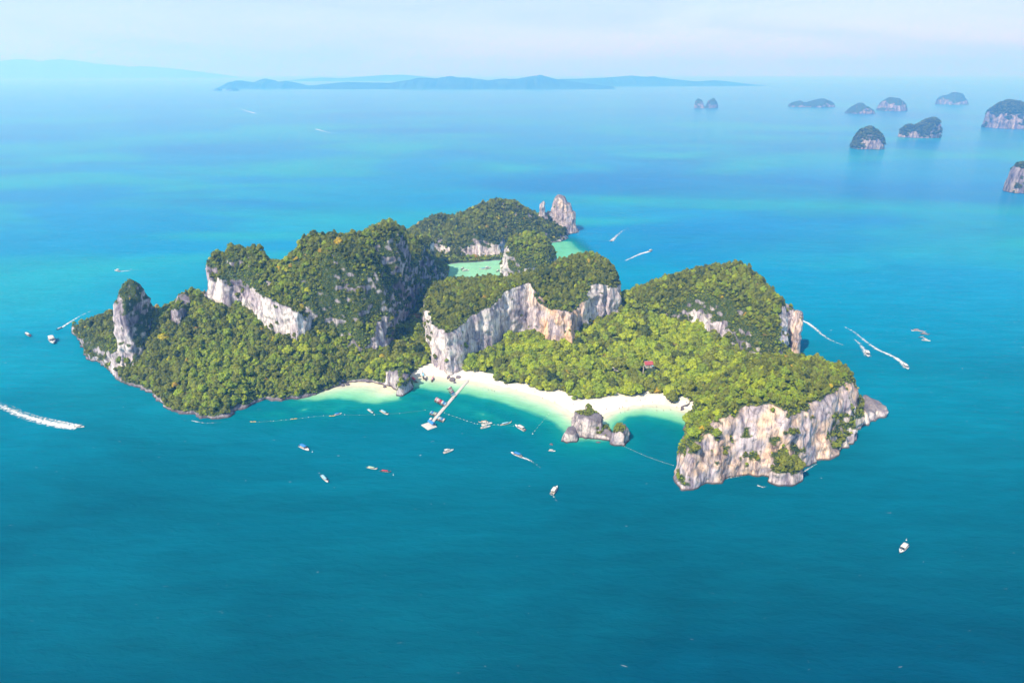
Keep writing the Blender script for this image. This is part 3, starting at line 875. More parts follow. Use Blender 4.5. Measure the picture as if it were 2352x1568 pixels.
def sea_depth(x, y):
    wob = 2.2 * fbm(x / 16, y / 16, oct=3, seed=61) + 1.0 * fbm(x / 5, y / 5, oct=2, seed=62)
    x, y = x + wob, y + 2.2 * fbm(x / 16, y / 16, oct=3, seed=67) + 1.2 * fbm(x / 5, y / 5, oct=2, seed=68)
    t = np.full(x.shape, 3.0, np.float32)
    for poly, drop, shore in ((SHALLOW, DROP + DROP_B, BEACH_POLY), (COVE_SH, COVE_DROP, COVE_POLY)):
        dd = chain_dist(x, y, drop)
        ins = poly_sd(x, y, poly)[0]
        dw = np.maximum(0.0, -poly_sd(x, y, shore)[0])
        tin = dw / (dw + dd + 1e-3)
        t = np.minimum(t, np.where(ins > 0, tin, 1.0 + dd / 55.0))
    dl = poly_sd(x, y, LAGOON)[0] + wob
    t = np.minimum(t, np.where(dl > -8, 0.66, 3.0))
    dc = poly_sd(x, y, CHANNEL)[0] + wob * 2
    t = np.minimum(t, np.clip(1.05 - dc / 90.0, 0.93, 3.0) + np.clip(-dc / 18, 0, 3))
    dr = poly_sd(x, y, REEF)[0] + 2.5 * wob
    t = np.minimum(t, np.where(dr > -25, 1.42 - 0.22 * np.clip(dr / 12, -2, 1), 3.0) + 0.25 * fbm(x / 12, y / 12, oct=3, seed=64))
    return np.clip(t, 0, 3)


near = (SX > -600) & (SX < 470) & (SY > 330) & (SY < 1340)
TD = np.full(SX.shape, 3.0, np.float32)
TD[near] = sea_depth(SX[near].astype(np.float32), SY[near].astype(np.float32))
nxs, nys = SX.shape
ids = np.arange(nxs * nys).reshape(nxs, nys)
sq = np.stack([ids[:-1, :-1], ids[1:, :-1], ids[1:, 1:], ids[:-1, 1:]], -1).reshape(-1, 4)
sv = np.stack([SX, SY, np.zeros_like(SX)], -1).reshape(-1, 3)


def wcol(r, g, b, k=0.46):
    c = srgb(r, g, b)
    return (c[0] * k, c[1] * k, c[2] * k)


def sea_mat():
    m, nt, b = new_mat('sea_water')
    k = nt.links.new
    at = N(nt, 'ShaderNodeAttribute', attribute_name='depth')
    geo = N(nt, 'ShaderNodeNewGeometry')
    sep = N(nt, 'ShaderNodeSeparateXYZ'); k(geo.outputs['Position'], sep.inputs['Vector'])
    # open water: bluer offshore, greener inshore, streaked by currents, patched with painted cloud shade
    mp = N(nt, 'ShaderNodeMapping'); mp.inputs['Scale'].default_value = (0.55, 1.0, 1.0); mp.inputs['Rotation'].default_value = (0, 0, R(-12))
    k(geo.outputs['Position'], mp.inputs['Vector'])
    n1 = N(nt, 'ShaderNodeTexNoise', Scale=0.0021, Detail=5.0, Roughness=0.55, Distortion=0.8)
    k(mp.outputs['Vector'], n1.inputs['Vector'])
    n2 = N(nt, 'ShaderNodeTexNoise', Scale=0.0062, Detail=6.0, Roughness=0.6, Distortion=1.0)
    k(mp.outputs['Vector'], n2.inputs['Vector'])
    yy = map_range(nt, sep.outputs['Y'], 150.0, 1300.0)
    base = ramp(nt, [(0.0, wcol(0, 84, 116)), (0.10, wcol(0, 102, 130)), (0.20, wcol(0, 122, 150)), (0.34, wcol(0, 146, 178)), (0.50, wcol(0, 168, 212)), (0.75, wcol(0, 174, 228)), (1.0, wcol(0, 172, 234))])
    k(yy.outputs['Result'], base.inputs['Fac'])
    cur = map_range(nt, n1.outputs['Fac'], 0.44, 0.60, 0.0, 1.0)
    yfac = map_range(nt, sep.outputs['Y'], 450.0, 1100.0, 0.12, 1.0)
    cf = math_n(nt, 'MULTIPLY', cur.outputs['Result'], yfac.outputs['Result'])
    milky = mixrgb(nt, 'MIX', cf.outputs['Value'], base.outputs['Color'], wcol(40, 198, 216))
    nb = N(nt, 'ShaderNodeTexNoise', Scale=0.0015, Detail=4.0, Roughness=0.5, Distortion=0.7)
    mpn = N(nt, 'ShaderNodeMapping'); mpn.inputs['Scale'].default_value = (0.5, 1.0, 1.0); mpn.inputs['Location'].default_value = (700, 300, 0)
    k(geo.outputs['Position'], mpn.inputs['Vector']); k(mpn.outputs['Vector'], nb.inputs['Vector'])
    bl = map_range(nt, nb.outputs['Fac'], 0.50, 0.66, 0.0, 0.85)
    bf = math_n(nt, 'MULTIPLY', bl.outputs['Result'], yfac.outputs['Result'])
    deep = mixrgb(nt, 'MIX', bf.outputs['Value'], milky.outputs['Result'], wcol(0, 146, 226))
    cloud_shade = map_range(nt, n2.outputs['Fac'], 0.32, 0.68, 0.74, 1.14)  # cloud-shadow patches painted into the water colour, strongest in the foreground
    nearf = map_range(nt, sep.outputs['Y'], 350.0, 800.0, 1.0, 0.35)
    op = mixrgb(nt, 'MULTIPLY', nearf.outputs['Result'], deep.outputs['Result']); k(cloud_shade.outputs['Result'], op.inputs['B'])
    # wind streaks
    mps = N(nt, 'ShaderNodeMapping'); mps.inputs['Scale'].default_value = (0.30, 1.6, 1.0); mps.inputs['Rotation'].default_value = (0, 0, R(9))
    k(geo.outputs['Position'], mps.inputs['Vector'])
    ns = N(nt, 'ShaderNodeTexNoise', Scale=0.06, Detail=6.0, Roughness=0.7)
    k(mps.outputs['Vector'], ns.inputs['Vector'])
    st = map_range(nt, ns.outputs['Fac'], 0.30, 0.72, 0.86, 1.16)
    op2 = mixrgb(nt, 'MULTIPLY', 1.0, op.outputs['Result']); k(st.outputs['Result'], op2.inputs['B'])
    op = op2
    # over sand and reef
    sc = math_n(nt, 'DIVIDE', at.outputs['Fac'], 3.0)
    sh = ramp(nt, [(0.0, (0.62, 0.58, 0.48)), (0.05, wcol(246, 246, 222, 0.55)), (0.12, wcol(216, 248, 216, 0.56)), (0.21, wcol(172, 240, 198, 0.54)), (0.31, wcol(132, 230, 188, 0.5)),
                   (0.355, wcol(20, 170, 170)), (0.42, wcol(0, 152, 164)), (0.55, wcol(0, 138, 160)), (1.0, wcol(0, 120, 156))])
    k(sc.outputs['Value'], sh.inputs['Fac'])
    n3 = N(nt, 'ShaderNodeTexNoise', Scale=0.05, Detail=5.0, Roughness=0.6)
    k(geo.outputs['Position'], n3.inputs['Vector'])
    m3 = map_range(nt, n3.outputs['Fac'], 0.3, 0.7, 0.86, 1.08)
    sh2 = mixrgb(nt, 'MULTIPLY', 1.0, sh.outputs['Color']); k(m3.outputs['Result'], sh2.inputs['B'])
    f = map_range(nt, at.outputs['Fac'], 1.1, 2.6)
    f.interpolation_type = 'SMOOTHSTEP'
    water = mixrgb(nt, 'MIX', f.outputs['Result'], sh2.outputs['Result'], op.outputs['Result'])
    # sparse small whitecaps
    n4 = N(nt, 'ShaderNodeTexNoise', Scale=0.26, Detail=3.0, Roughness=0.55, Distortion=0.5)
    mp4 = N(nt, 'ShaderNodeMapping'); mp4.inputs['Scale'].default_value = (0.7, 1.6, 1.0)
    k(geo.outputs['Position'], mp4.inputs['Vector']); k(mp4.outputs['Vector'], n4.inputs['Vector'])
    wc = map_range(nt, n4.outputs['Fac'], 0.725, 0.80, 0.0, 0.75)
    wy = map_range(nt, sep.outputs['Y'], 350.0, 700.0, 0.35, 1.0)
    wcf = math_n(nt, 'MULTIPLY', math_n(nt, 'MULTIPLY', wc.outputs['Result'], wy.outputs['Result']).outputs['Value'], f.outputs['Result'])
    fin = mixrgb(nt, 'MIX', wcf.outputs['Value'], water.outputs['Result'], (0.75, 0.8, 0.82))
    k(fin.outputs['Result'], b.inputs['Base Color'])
    b.inputs['Roughness'].default_value = 0.5
    b.inputs['Specular IOR Level'].default_value = 0.0
    # ripples and swell
    mpb = N(nt, 'ShaderNodeMapping'); mpb.inputs['Scale'].default_value = (0.55, 1.2, 1.0); mpb.inputs['Rotation'].default_value = (0, 0, R(14))
    k(geo.outputs['Position'], mpb.inputs['Vector'])
    b1 = N(nt, 'ShaderNodeTexNoise', Scale=0.16, Detail=7.0, Roughness=0.62, Distortion=0.3)
    k(mpb.outputs['Vector'], b1.inputs['Vector'])
    bp = N(nt, 'ShaderNodeBump', Strength=0.8, Distance=1.2)
    k(b1.outputs['Fac'], bp.inputs['Height']); k(bp.outputs['Normal'], b.inputs['Normal'])
    # mirror of the sky, weak as through a polarising filter
    fr = N(nt, 'ShaderNodeFresnel', IOR=1.33)
    k(bp.outputs['Normal'], fr.inputs['Normal'])
    ff = map_range(nt, fr.outputs['Fac'], 0.28, 1.0, 0.002, 0.85)
    gl = N(nt, 'ShaderNodeBsdfGlossy', Roughness=0.22)
    k(bp.outputs['Normal'], gl.inputs['Normal'])
    ms = N(nt, 'ShaderNodeMixShader')
    k(ff.outputs['Result'], ms.inputs[0]); k(b.outputs['BSDF'], ms.inputs[1]); k(gl.outputs['BSDF'], ms.inputs[2])
    k(ms.outputs['Shader'], nt.nodes['Material Output'].inputs['Surface'])
    return m


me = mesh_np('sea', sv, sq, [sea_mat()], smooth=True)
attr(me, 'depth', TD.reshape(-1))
sea = link('sea', me)
tag(sea, 'turquoise sea around the island fading to pale blue', None, None, 'structure')

# ------------------------------------------------------------------ far islets and coast
def islet(name, prof, foot, depth, label, rocky=0.3, vs=None, seed=0, lean=0.0):
    """Rock island from its outline: prof = (px, py) along the top, foot = py of the waterline."""
    pts = []
    x0, y0 = U(prof[len(prof) // 2][0], foot)
    base = [U(p[0], foot) for p in prof]
    yc = y0 + depth * 0.5
    for p in prof:
        a = (p[0] - 1176) / 1568.0; b = (784 - p[1]) / 1568.0
        t = yc / (CP + b * SP)
        pts.append((a * t, CAM_H + t * (-SP + b * CP)))
    px = np.array([q[0] for q in pts], np.float32); pz = np.array([max(0.0, q[1]) for q in pts], np.float32)
    half = depth * 0.5
    sc = max(1.0, depth / 70.0)
    if vs is None: vs = max(2.0, (px[-1] - px[0]) / 90.0)

    def hf(x, y):
        wx = x + sc * (5 * fbm(x / (30 * sc), y / (30 * sc), oct=3, seed=seed) + 2 * fbm(x / (9 * sc), y / (9 * sc), oct=2, seed=seed + 3))
        wy = y + sc * (6 * fbm(x / (30 * sc), y / (30 * sc), oct=3, seed=seed + 1) + 2 * fbm(x / (9 * sc), y / (9 * sc), oct=2, seed=seed + 4))
        h = np.interp(wx, px, pz, left=-8, right=-8)
        xm, xw = (px[0] + px[-1]) / 2, (px[-1] - px[0]) / 2
        hw = half * np.sqrt(np.clip(1 - np.abs((wx - xm) / xw) ** 3, 0.02, 1))
        v = np.abs((wy - yc) / hw)
        s = np.clip(1 - v ** 2.2, -1, 1)
        edge = np.clip(np.minimum(wx - px[0], px[-1] - wx) / (5.0 * sc), -1, 1)
        r = np.where((s > 0) & (edge > 0), h * np.clip(s, 0, 1) ** 0.5 * np.clip(edge, 0, 1) ** 0.6 + 3 * sc ** 0.5 * fbm(x / (16 * sc), y / (16 * sc), oct=3, seed=seed + 7) * np.clip(s * 2, 0, 1), -8.0)
        return r.astype(np.float32)
    V, F = nets_from_height(hf, px[0] - 12 * sc, px[-1] + 12 * sc, yc - half - 14 * sc, yc + half + 14 * sc, -3.0, float(pz.max()) + 14 * sc, vs, over=2.5 * sc, scale=sc)
    n, a = tri_normals(V, F)
    vn = vert_normals(V, F, n, a)
    veg = veg_mask(V, vn, np.full(len(V), rocky, np.float32), True)
    me = mesh_np(name, V, F, [M_ROCK_FAR], smooth=True)
    attr(me, 'veg', veg); attr(me, 'rust', np.full(len(V), 0.4)); attr(me, 'dark', np.full(len(V), 0.7))
    o = link(name, me)
    tag(o, label, None, None, 'structure')
    return o, V, F, n, a, veg


ISLETS = [
    islet('islet', [(1957, 340), (1963, 332), (1975, 312), (1987, 298), (2000, 293), (2014, 300), (2022, 318), (2026, 340)], 344, 110, 'cone-shaped rock islet with pale cliffs, standing alone off the right coast', 0.1, seed=101),
    islet('islet', [(2066, 318), (2070, 302), (2082, 290), (2094, 288), (2104, 296), (2112, 286), (2130, 276), (2146, 272), (2156, 280), (2158, 300)], 318, 130, 'double-humped rock islet between the cone islet and the big right islet', 0.1, seed=111),
    islet('islet', [(2262, 296), (2264, 280), (2276, 258), (2296, 240), (2318, 232), (2342, 236), (2366, 248), (2400, 270), (2420, 296)], 297, 260, 'big dark rock islet cut off by the right edge, below the horizon', 0.1, seed=121),
    islet('islet', [(2308, 440), (2314, 420), (2320, 390), (2335, 378), (2360, 376), (2390, 384), (2410, 410), (2420, 440)], 446, 75, 'wooded rock islet half outside the right edge, the nearest of the islets', 0.25, seed=131),
    islet('islet', [(1593, 248), (1595, 232), (1603, 226), (1611, 230), (1616, 246), (1622, 244), (1628, 230), (1640, 225), (1648, 236), (1650, 248)], 249, 130, 'pale twin rock islet with a gap in the middle, far out by itself', 0.3, seed=141),
    islet('islet', [(1811, 246), (1820, 236), (1838, 231), (1852, 236), (1870, 231), (1888, 226), (1904, 232), (1913, 246)], 247, 260, 'long low hazy islet behind the cone islet', 0.0, seed=151),
    islet('islet', [(1944, 262), (1955, 252), (1966, 244), (1978, 237), (1990, 247), (2003, 262)], 262, 200, 'small pointed islet with a sandspit beside it', 0.0, seed=161),
    islet('islet', [(2020, 256), (2028, 248), (2032, 232), (2044, 224), (2064, 225), (2074, 236), (2077, 256)], 256, 190, 'square-topped hazy islet next to the small pointed one', 0.15, seed=171),
    islet('islet', [(2156, 240), (2160, 224), (2176, 219), (2192, 212), (2208, 214), (2216, 228), (2219, 240)], 241, 230, 'hazy islet sloping to the left, above the double-humped one', 0.25, seed=181),
    islet('islet', [(491, 209), (496, 204), (503, 202), (509, 206), (510, 209)], 209, 150, 'smaller of two tiny islets off the far headland', 0.0, seed=191),
    islet('islet', [(520, 209), (526, 203), (536, 201), (545, 205), (550, 209)], 209, 220, 'larger of two tiny islets off the far headland', 0.0, seed=201),
]


def far_coast(name, prof, foot, thick, label, seed):
    base = foot
    yd = [U(p[0], foot)[1] for p in prof][0]
    n = 260
    xs_p = np.linspace(prof[0][0], prof[-1][0], n)
    ys_p = np.interp(xs_p, [p[0] for p in prof], [p[1] for p in prof])
    m = 16
    V = []
    for i in range(n):
        a = (xs_p[i] - 1176) / 1568.0
        bt = (784 - ys_p[i]) / 1568.0
        endt = min(1.0, i / 14.0, (n - 1 - i) / 14.0)
        yr = yd + thick * 0.5
        t = yr / (CP + bt * SP)
        zt = max(4.0, CAM_H + t * (-SP + bt * CP))
        for j in range(m):
            v = j / (m - 1)
            y = yd + thick * v * (0.25 + 0.75 * endt) + 60 * float(vnoise(np.array([xs_p[i] / 9.0]), np.array([0.3]), seed=seed)[0])
            w = max(0.0, 1 - abs(v - 0.5) / 0.5)
            nn = float(fbm(np.array([xs_p[i] / 7.0]), np.array([v * 4.0]), oct=3, seed=seed + 2)[0])
            z = -4 + (zt + 4) * (w ** 0.75) * (1 + 0.45 * nn * (1 - w) * 1.5)
            V.append((a * yr / (CP + (784 - foot) / 1568.0 * SP) * 1.0, y, z))
    ids = np.arange(n * m).reshape(n, m)
    F = np.stack([ids[:-1, :-1], ids[:-1, 1:], ids[1:, 1:], ids[1:, :-1]], -1).reshape(-1, 4)[:, ::-1]
    me = mesh_np(name, V, F, [M_HILL], smooth=True)
    o = link(name, me)
    return tag(o, label, None, None, 'structure')


M_HILL = simple_mat('far_forest', (0.05, 0.075, 0.035), 0.95, 0.4, 0.004, 0.05)
far_coast('far_hills', [(524, 200), (534, 188), (548, 184), (560, 185), (585, 189), (600, 183), (614, 179), (628, 183), (640, 188), (660, 185), (680, 190), (705, 196), (745, 198), (790, 200)], 204, 1100, 'nearest hazy headland with three humps on the horizon', 301)
far_coast('far_hills', [(700, 200), (745, 193), (790, 188), (840, 189), (900, 190), (920, 186), (945, 183), (965, 177), (1000, 179), (1020, 176), (1035, 174), (1060, 178), (1080, 178), (1120, 184), (1155, 179), (1170, 181), (1190, 180), (1215, 174), (1240, 171),
                        (1262, 177), (1290, 183), (1340, 190), (1400, 198)], 205, 1500, 'hazy blue wooded hills along the middle of the horizon', 321)
far_coast('far_hills', [(1220, 190), (1290, 181), (1340, 180), (1400, 177), (1430, 174), (1450, 173), (1480, 176), (1500, 175), (1540, 181), (1570, 184), (1600, 187), (1640, 184), (1665, 186), (1700, 191), (1740, 196)], 198, 1600, 'paler range of hills fading out right of the middle of the horizon', 331)
far_coast('far_hills', [(660, 186), (700, 181), (740, 178), (780, 180), (830, 176), (880, 172), (920, 171), (960, 174), (1000, 180)], 187, 1800, 'very pale ridge showing behind the middle hills', 341)
far_coast('far_hills', [(-300, 160), (-120, 146), (-40, 138), (10, 140), (30, 136), (60, 134), (80, 135), (95, 140), (120, 136), (145, 133), (190, 138), (215, 143), (235, 146), (270, 148), (300, 152), (340, 151), (360, 153), (430, 160), (500, 170), (560, 176)], 179, 3000, 'palest hills on the horizon at the left edge', 311)

# ------------------------------------------------------------------ haze
bm = bmesh.new()
bmesh.ops.create_cube(bm, size=1.0)
bmesh.ops.scale(bm, vec=(110000, 110000, 1105), verts=bm.verts)
bmesh.ops.translate(bm, vec=(0, 0, 552.5 - 5), verts=bm.verts)
hm = bpy.data.meshes.new('haze')
bm.to_mesh(hm); bm.free()
M_HAZE = bpy.data.materials.new('haze_air')
M_HAZE.use_nodes = True
nt = M_HAZE.node_tree
nt.nodes.clear()
ho = nt.nodes.new('ShaderNodeOutputMaterial')
hv = nt.nodes.new('ShaderNodeVolumePrincipled')
hv.inputs['Color'].default_value = (0.10, 0.40, 1.0, 1)
hv.inputs['Absorption Color'].default_value = (0.90, 0.82, 1.0, 1)
hv.inputs['Density'].default_value = 0.00019
hv.inputs['Anisotropy'].default_value = 0.2
nt.links.new(hv.outputs['Volume'], ho.inputs['Volume'])
hm.materials.append(M_HAZE)
haze = link('haze', hm)
tag(haze, 'thin pale blue sea haze over the whole view', None, None, 'stuff')

# ------------------------------------------------------------------ trees
def leaf_mat():
    m, nt, b = new_mat('leaves')
    k = nt.links.new
    at = N(nt, 'ShaderNodeAttribute', attribute_name='tint')
    at.attribute_type = 'INSTANCER'
    pal = ramp(nt, [(0.0, (0.040, 0.070, 0.022)), (0.18, (0.098, 0.134, 0.027)), (0.36, (0.185, 0.210, 0.031)), (0.50, (0.250, 0.275, 0.033)), (0.66, (0.250, 0.345, 0.034)), (0.76, (0.33, 0.43, 0.032)),
                    (0.86, (0.50, 0.52, 0.028)), (0.93, (0.58, 0.42, 0.034)), (1.0, (0.36, 0.22, 0.085))])
    k(at.outputs['Fac'], pal.inputs['Fac'])
    la = N(nt, 'ShaderNodeAttribute', attribute_name='leaf')
    lm = map_range(nt, la.outputs['Fac'], 0.0, 1.0, 0.62, 1.30)
    mx = mixrgb(nt, 'MULTIPLY', 1.0, pal.outputs['Color']); k(lm.outputs['Result'], mx.inputs['B'])
    k(mx.outputs['Result'], b.inputs['Base Color'])
    b.inputs['Roughness'].default_value = 0.6
    b.inputs['Specular IOR Level'].default_value = 0.25
    tr = N(nt, 'ShaderNodeBsdfTranslucent')
    k(mx.outputs['Result'], tr.inputs['Color'])
    ms = N(nt, 'ShaderNodeMixShader', Fac=0.3)
    k(b.outputs['BSDF'], ms.inputs[1]); k(tr.outputs['BSDF'], ms.inputs[2])
    k(ms.outputs['Shader'], nt.nodes['Material Output'].inputs['Surface'])
    return m


M_LEAF = leaf_mat()
M_BARK = simple_mat('bark', (0.12, 0.09, 0.065), 0.9, 0.3, 4.0, 0.1)
M_PALE_BARK = simple_mat('pale_bark', (0.62, 0.56, 0.50), 0.9, 0.25, 4.0, 0.1)


def crown_mesh(name, seed, style):
    """Leaf clumps spread over uneven lobes; unit crown about 1 wide, sitting from z = 0.25 up."""
    r = np.random.default_rng(seed)
    lobes = []
    if style == 'round':
        lobes.append((0, 0, 0.62, 0.36))
        nl = 9
        for i in range(nl):
            a = 2 * math.pi * (i / nl) + r.uniform(-0.3, 0.3); q = r.uniform(0.24, 0.4)
            lobes.append((math.cos(a) * q, math.sin(a) * q, r.uniform(0.36, 0.74), r.uniform(0.17, 0.27)))
        for i in range(3):
            a = r.uniform(0, 6.28); q = r.uniform(0.0, 0.2)
            lobes.append((math.cos(a) * q, math.sin(a) * q, r.uniform(0.78, 0.95), r.uniform(0.15, 0.22)))
    elif style == 'tall':
        for i in range(11):
            z = 0.3 + 0.72 * i / 10; q = 0.34 * math.sin(math.pi * min(1, (i + 1.5) / 11)) * r.uniform(0.4, 1.1)
            a = r.uniform(0, 6.28)
            lobes.append((math.cos(a) * q, math.sin(a) * q, z, r.uniform(0.19, 0.28) * (1 - 0.15 * i / 10)))
    elif style == 'flat':
        for i in range(12):
            a = r.uniform(0, 6.28); q = 0.5 * math.sqrt(r.uniform(0, 1))
            lobes.append((math.cos(a) * q, math.sin(a) * q, 0.52 + 0.16 * (1 - q / 0.5) + r.uniform(-0.06, 0.06), r.uniform(0.14, 0.22)))
    else:  # shrub
        for i in range(7):
            a = r.uniform(0, 6.28); q = 0.42 * math.sqrt(r.uniform(0, 1))
            lobes.append((math.cos(a) * q, math.sin(a) * q, r.uniform(0.12, 0.32), r.uniform(0.2, 0.3)))
    V, F, LV = [], [], []
    for (cx, cy, cz, rad) in lobes:
        n = int(300 * rad * rad / 0.06) // 4 + 14
        base = r.uniform(0.25, 0.75)
        for i in range(n):
            d = r.normal(size=3); d /= np.linalg.norm(d)
            if d[2] < -0.45: d[2] = -d[2]
            c = np.array((cx, cy, cz)) + d * rad * r.uniform(0.78, 1.06)
            nn = d + r.normal(size=3) * 0.27; nn /= np.linalg.norm(nn)
            t = np.cross(nn, (0.3, 0.2, 1.0) if abs(nn[2]) < 0.9 else (1, 0, 0)); t /= np.linalg.norm(t)
            bt = np.cross(nn, t)
            a = r.uniform(0, 6.28); t, bt = t * math.cos(a) + bt * math.sin(a), bt * math.cos(a) - t * math.sin(a)
            s = r.uniform(0.055, 0.10)
            k = len(V)
            V += [c - t * s, c - bt * s * 0.8 + nn * s * 0.2, c + t * s, c + bt * s * 0.8 + nn * s * 0.2]
            F.append((k, k + 1, k + 2, k + 3))
            lv = np.clip(base + r.uniform(-0.3, 0.3), 0, 1)
            LV += [lv] * 4
    me = mesh_np(name, V, F, [M_LEAF], smooth=False)
    attr(me, 'leaf', LV)
    return me


STYLES = ['round', 'round', 'round', 'round', 'flat', 'tall', 'tall', 'shrub', 'shrub']
CROWNS = [crown_mesh('crown', 500 + i, s) for i, s in enumerate(STYLES)]


def trunk_mesh(name, seed, style, mat):
    r = random.Random(seed)
    bm = bmesh.new()
    top = {'round': 0.6, 'flat': 0.55, 'tall': 0.9, 'shrub': 0.2}[style]
    def limb(p0, p1, r0, r1, n=6):
        ax = (p1 - p0).normalized(); u = ax.orthogonal().normalized(); w = ax.cross(u)
        a = [bm.verts.new(p0 + (u * math.cos(2 * math.pi * i / n) + w * math.sin(2 * math.pi * i / n)) * r0) for i in range(n)]
        b = [bm.verts.new(p1 + (u * math.cos(2 * math.pi * i / n) + w * math.sin(2 * math.pi * i / n)) * r1) for i in range(n)]
        for i in range(n):
            bm.faces.new((a[i], a[(i + 1) % n], b[(i + 1) % n], b[i]))
    mid = Vector((r.uniform(-.03, .03), r.uniform(-.03, .03), top * 0.55))
    limb(Vector((0, 0, -0.35)), mid, 0.045, 0.032)
    limb(mid, Vector((mid.x * 1.5, mid.y * 1.5, top)), 0.032, 0.014)
    for i in range(4):
        a = i * 1.57 + r.uniform(-.4, .4)
        limb(mid, mid + Vector((math.cos(a) * 0.28, math.sin(a) * 0.28, top * 0.3)), 0.022, 0.008)
    me = bpy.data.meshes.new(name)
    bm.to_mesh(me); bm.free()
    me.materials.append(mat)
    return me


TRUNKS = [trunk_mesh('trunk', 700 + i, s, M_BARK) for i, s in enumerate(STYLES)]


def scatter(V, F, n, a, veg, spacing, seed):
    """One spot per cell of a spacing grid on the faces that carry plants."""
    r = np.random.default_rng(seed)
    fv = veg[F].mean(1)
    c = V[F].mean(1)
    ok = np.where((fv > 0.35 + 0.5 * r.random(len(F))) & (c[:, 2] > 0.7))[0]
    r.shuffle(ok)
    w = r.dirichlet((1, 1, 1, 1), len(ok)).astype(np.float32)
    p = (V[F[ok]] * w[:, :, None]).sum(1)
    key = np.floor(p / spacing).astype(np.int64)
    key = (key[:, 0] * 100003 + key[:, 1]) * 100003 + key[:, 2]
    _, first = np.unique(key, return_index=True)
    return p[first], n[ok[first]]


P1, N1 = scatter(IV, IFa, FN, FA, I_VEG, 2.3, 11)
rr = np.random.default_rng(12)
steep = N1[:, 2]
tx, ty, _ = proj(P1[:, 0], P1[:, 1], P1[:, 2])
lowland = (P1[:, 2] < 34) & (tx > 900) & (tx < 1720) & (P1[:, 1] < 770) & (steep > 0.75)
size = np.where(lowland, np.clip(5.2 * np.exp(rr.normal(0, 0.36, len(P1))), 2.6, 11.0), np.clip(3.2 * np.exp(rr.normal(0, 0.38, len(P1))), 1.6, 7.5))
size *= np.clip(0.45 + 0.75 * steep, 0.4, 1.1)
size *= np.where(P1[:, 1] > 850, 1.0, 1.0)
edge_low = P1[:, 2] < 4.0
lowland |= (sample2(LOWV, P1[:, 0], P1[:, 1]) > 0.5) & (steep > 0.6)
size = np.where(edge_low & ~lowland, size * 0.7, size)
size *= 1 - 0.5 * sample2(RIM, P1[:, 0], P1[:, 1]) * (~lowland)
size *= np.minimum(1.0, sample2(TSZ, P1[:, 0], P1[:, 1]))
# thin the wood where crowns grow large
keep = rr.random(len(P1)) < np.where(lowland, 0.42, 0.9)
bare_p = sample2(BARE, P1[:, 0], P1[:, 1])
keep &= rr.random(len(P1)) > 0.35 * bare_p
keep &= ~((tx > 1988) & (P1[:, 1] < 600))
P1, N1, size, lowland, tx, ty, steep, bare_p = P1[keep], N1[keep], size[keep], lowland[keep], tx[keep], ty[keep], steep[keep], bare_p[keep]
style_w = rr.random(len(P1))
kind = np.where(size < 2.3, rr.choice([7, 8, 0, 1], len(P1)), np.where(lowland, rr.choice([0, 1, 2, 3, 4, 4, 5], len(P1)), rr.choice([0, 1, 2, 3, 5, 6], len(P1))))
patch = fbm(P1[:, 0] / 38, P1[:, 1] / 38, oct=3, seed=72)
tint = 0.38 + 0.26 * patch + rr.normal(0, 1.0, len(P1)) * np.where(lowland, 0.21, 0.15)
tint += np.where(tx > 1440, 0.06, 0.0) + np.where(lowland & (tx > 1060), 0.22, 0.0) + np.where((tx > 1545) & (P1[:, 1] < 570), 0.10, 0.0)
tint += np.where((P1[:, 2] < 40) & (tx < 900) & (tx > 400), 0.10, 0) + np.where(tx < 960, 0.06, 0) + np.where((P1[:, 1] > 890) & (P1[:, 1] < 1030) & (tx > 1150), 0.2, 0)
right = (P1[:, 1] > 1000)
tint += np.where(right, -0.10, 0)
odd = rr.random(len(P1))
tint = np.where((odd < 0.016), rr.uniform(0.74, 0.90, len(P1)), np.where(odd < 0.022, rr.uniform(0.90, 1.0, len(P1)), tint))
tint = np.where(lowland & (odd > 0.86), rr.uniform(0.68, 0.86, len(P1)), tint)
tint = np.where((tint > 0.80) & (odd >= 0.022) , 0.80, tint)
tint = np.clip(tint, 0.0, 1.0)
rotz = rr.uniform(0, 6.283, len(P1))
zs = rr.uniform(0.8, 1.15, len(P1))
print('trees', len(P1), 'lowland', lowland.sum(), 'island faces', len(IFa))

# clearings for the houses
CLEAR = [(U(1489, 838, 8), 7.5, 36.0), (U(1415, 846, 7), 4.5, 26.0), (U(1476, 866, 6), 2.5, 14.0)]
ok_ = np.ones(len(P1), bool)
for (cx_, cy_), r_, f_ in CLEAR:
    dx_ = P1[:, 0] - cx_; dy_ = P1[:, 1] - cy_
    ok_ &= ~(np.hypot(dx_, dy_) < r_)
    lane = (np.abs(dx_) < r_ * 1.25) & (dy_ < 0) & (dy_ > -f_)
    size = np.where(lane, np.minimum(size, 1.5 + 0.13 * np.abs(dy_)), size)
    kind = np.where(lane, 7, kind)
P1, N1, size, lowland, tx, ty, steep, bare_p, kind, tint, rotz, zs = [q_[ok_] for q_ in (P1, N1, size, lowland, tx, ty, steep, bare_p, kind, tint, rotz, zs)]

# which trees the picture shows, and how large
bvh = BVHTree.FromPolygons([tuple(v) for v in IV.tolist()], IFa.tolist())
eye = Vector((0, 0, CAM_H))
tops = P1.copy(); tops[:, 2] += size * 0.75
dist = np.linalg.norm(tops - np.array((0, 0, CAM_H)), axis=1)
order = np.argsort(-(size / dist))
chosen = []
for i in order:
    t = Vector(tops[i].tolist())
    d = (t - eye)
    hit = bvh.ray_cast(eye, d.normalized(), d.length - 0.5)
    if hit[0] is None:
        chosen.append(i)
    if len(chosen) >= 300: break
chosen = np.array(chosen)
HUES = [(0.22, 'dark green'), (0.42, 'mid green'), (0.62, 'olive green'), (0.82, 'yellow-green'), (0.93, 'golden yellow'), (2.0, 'rusty brown')]


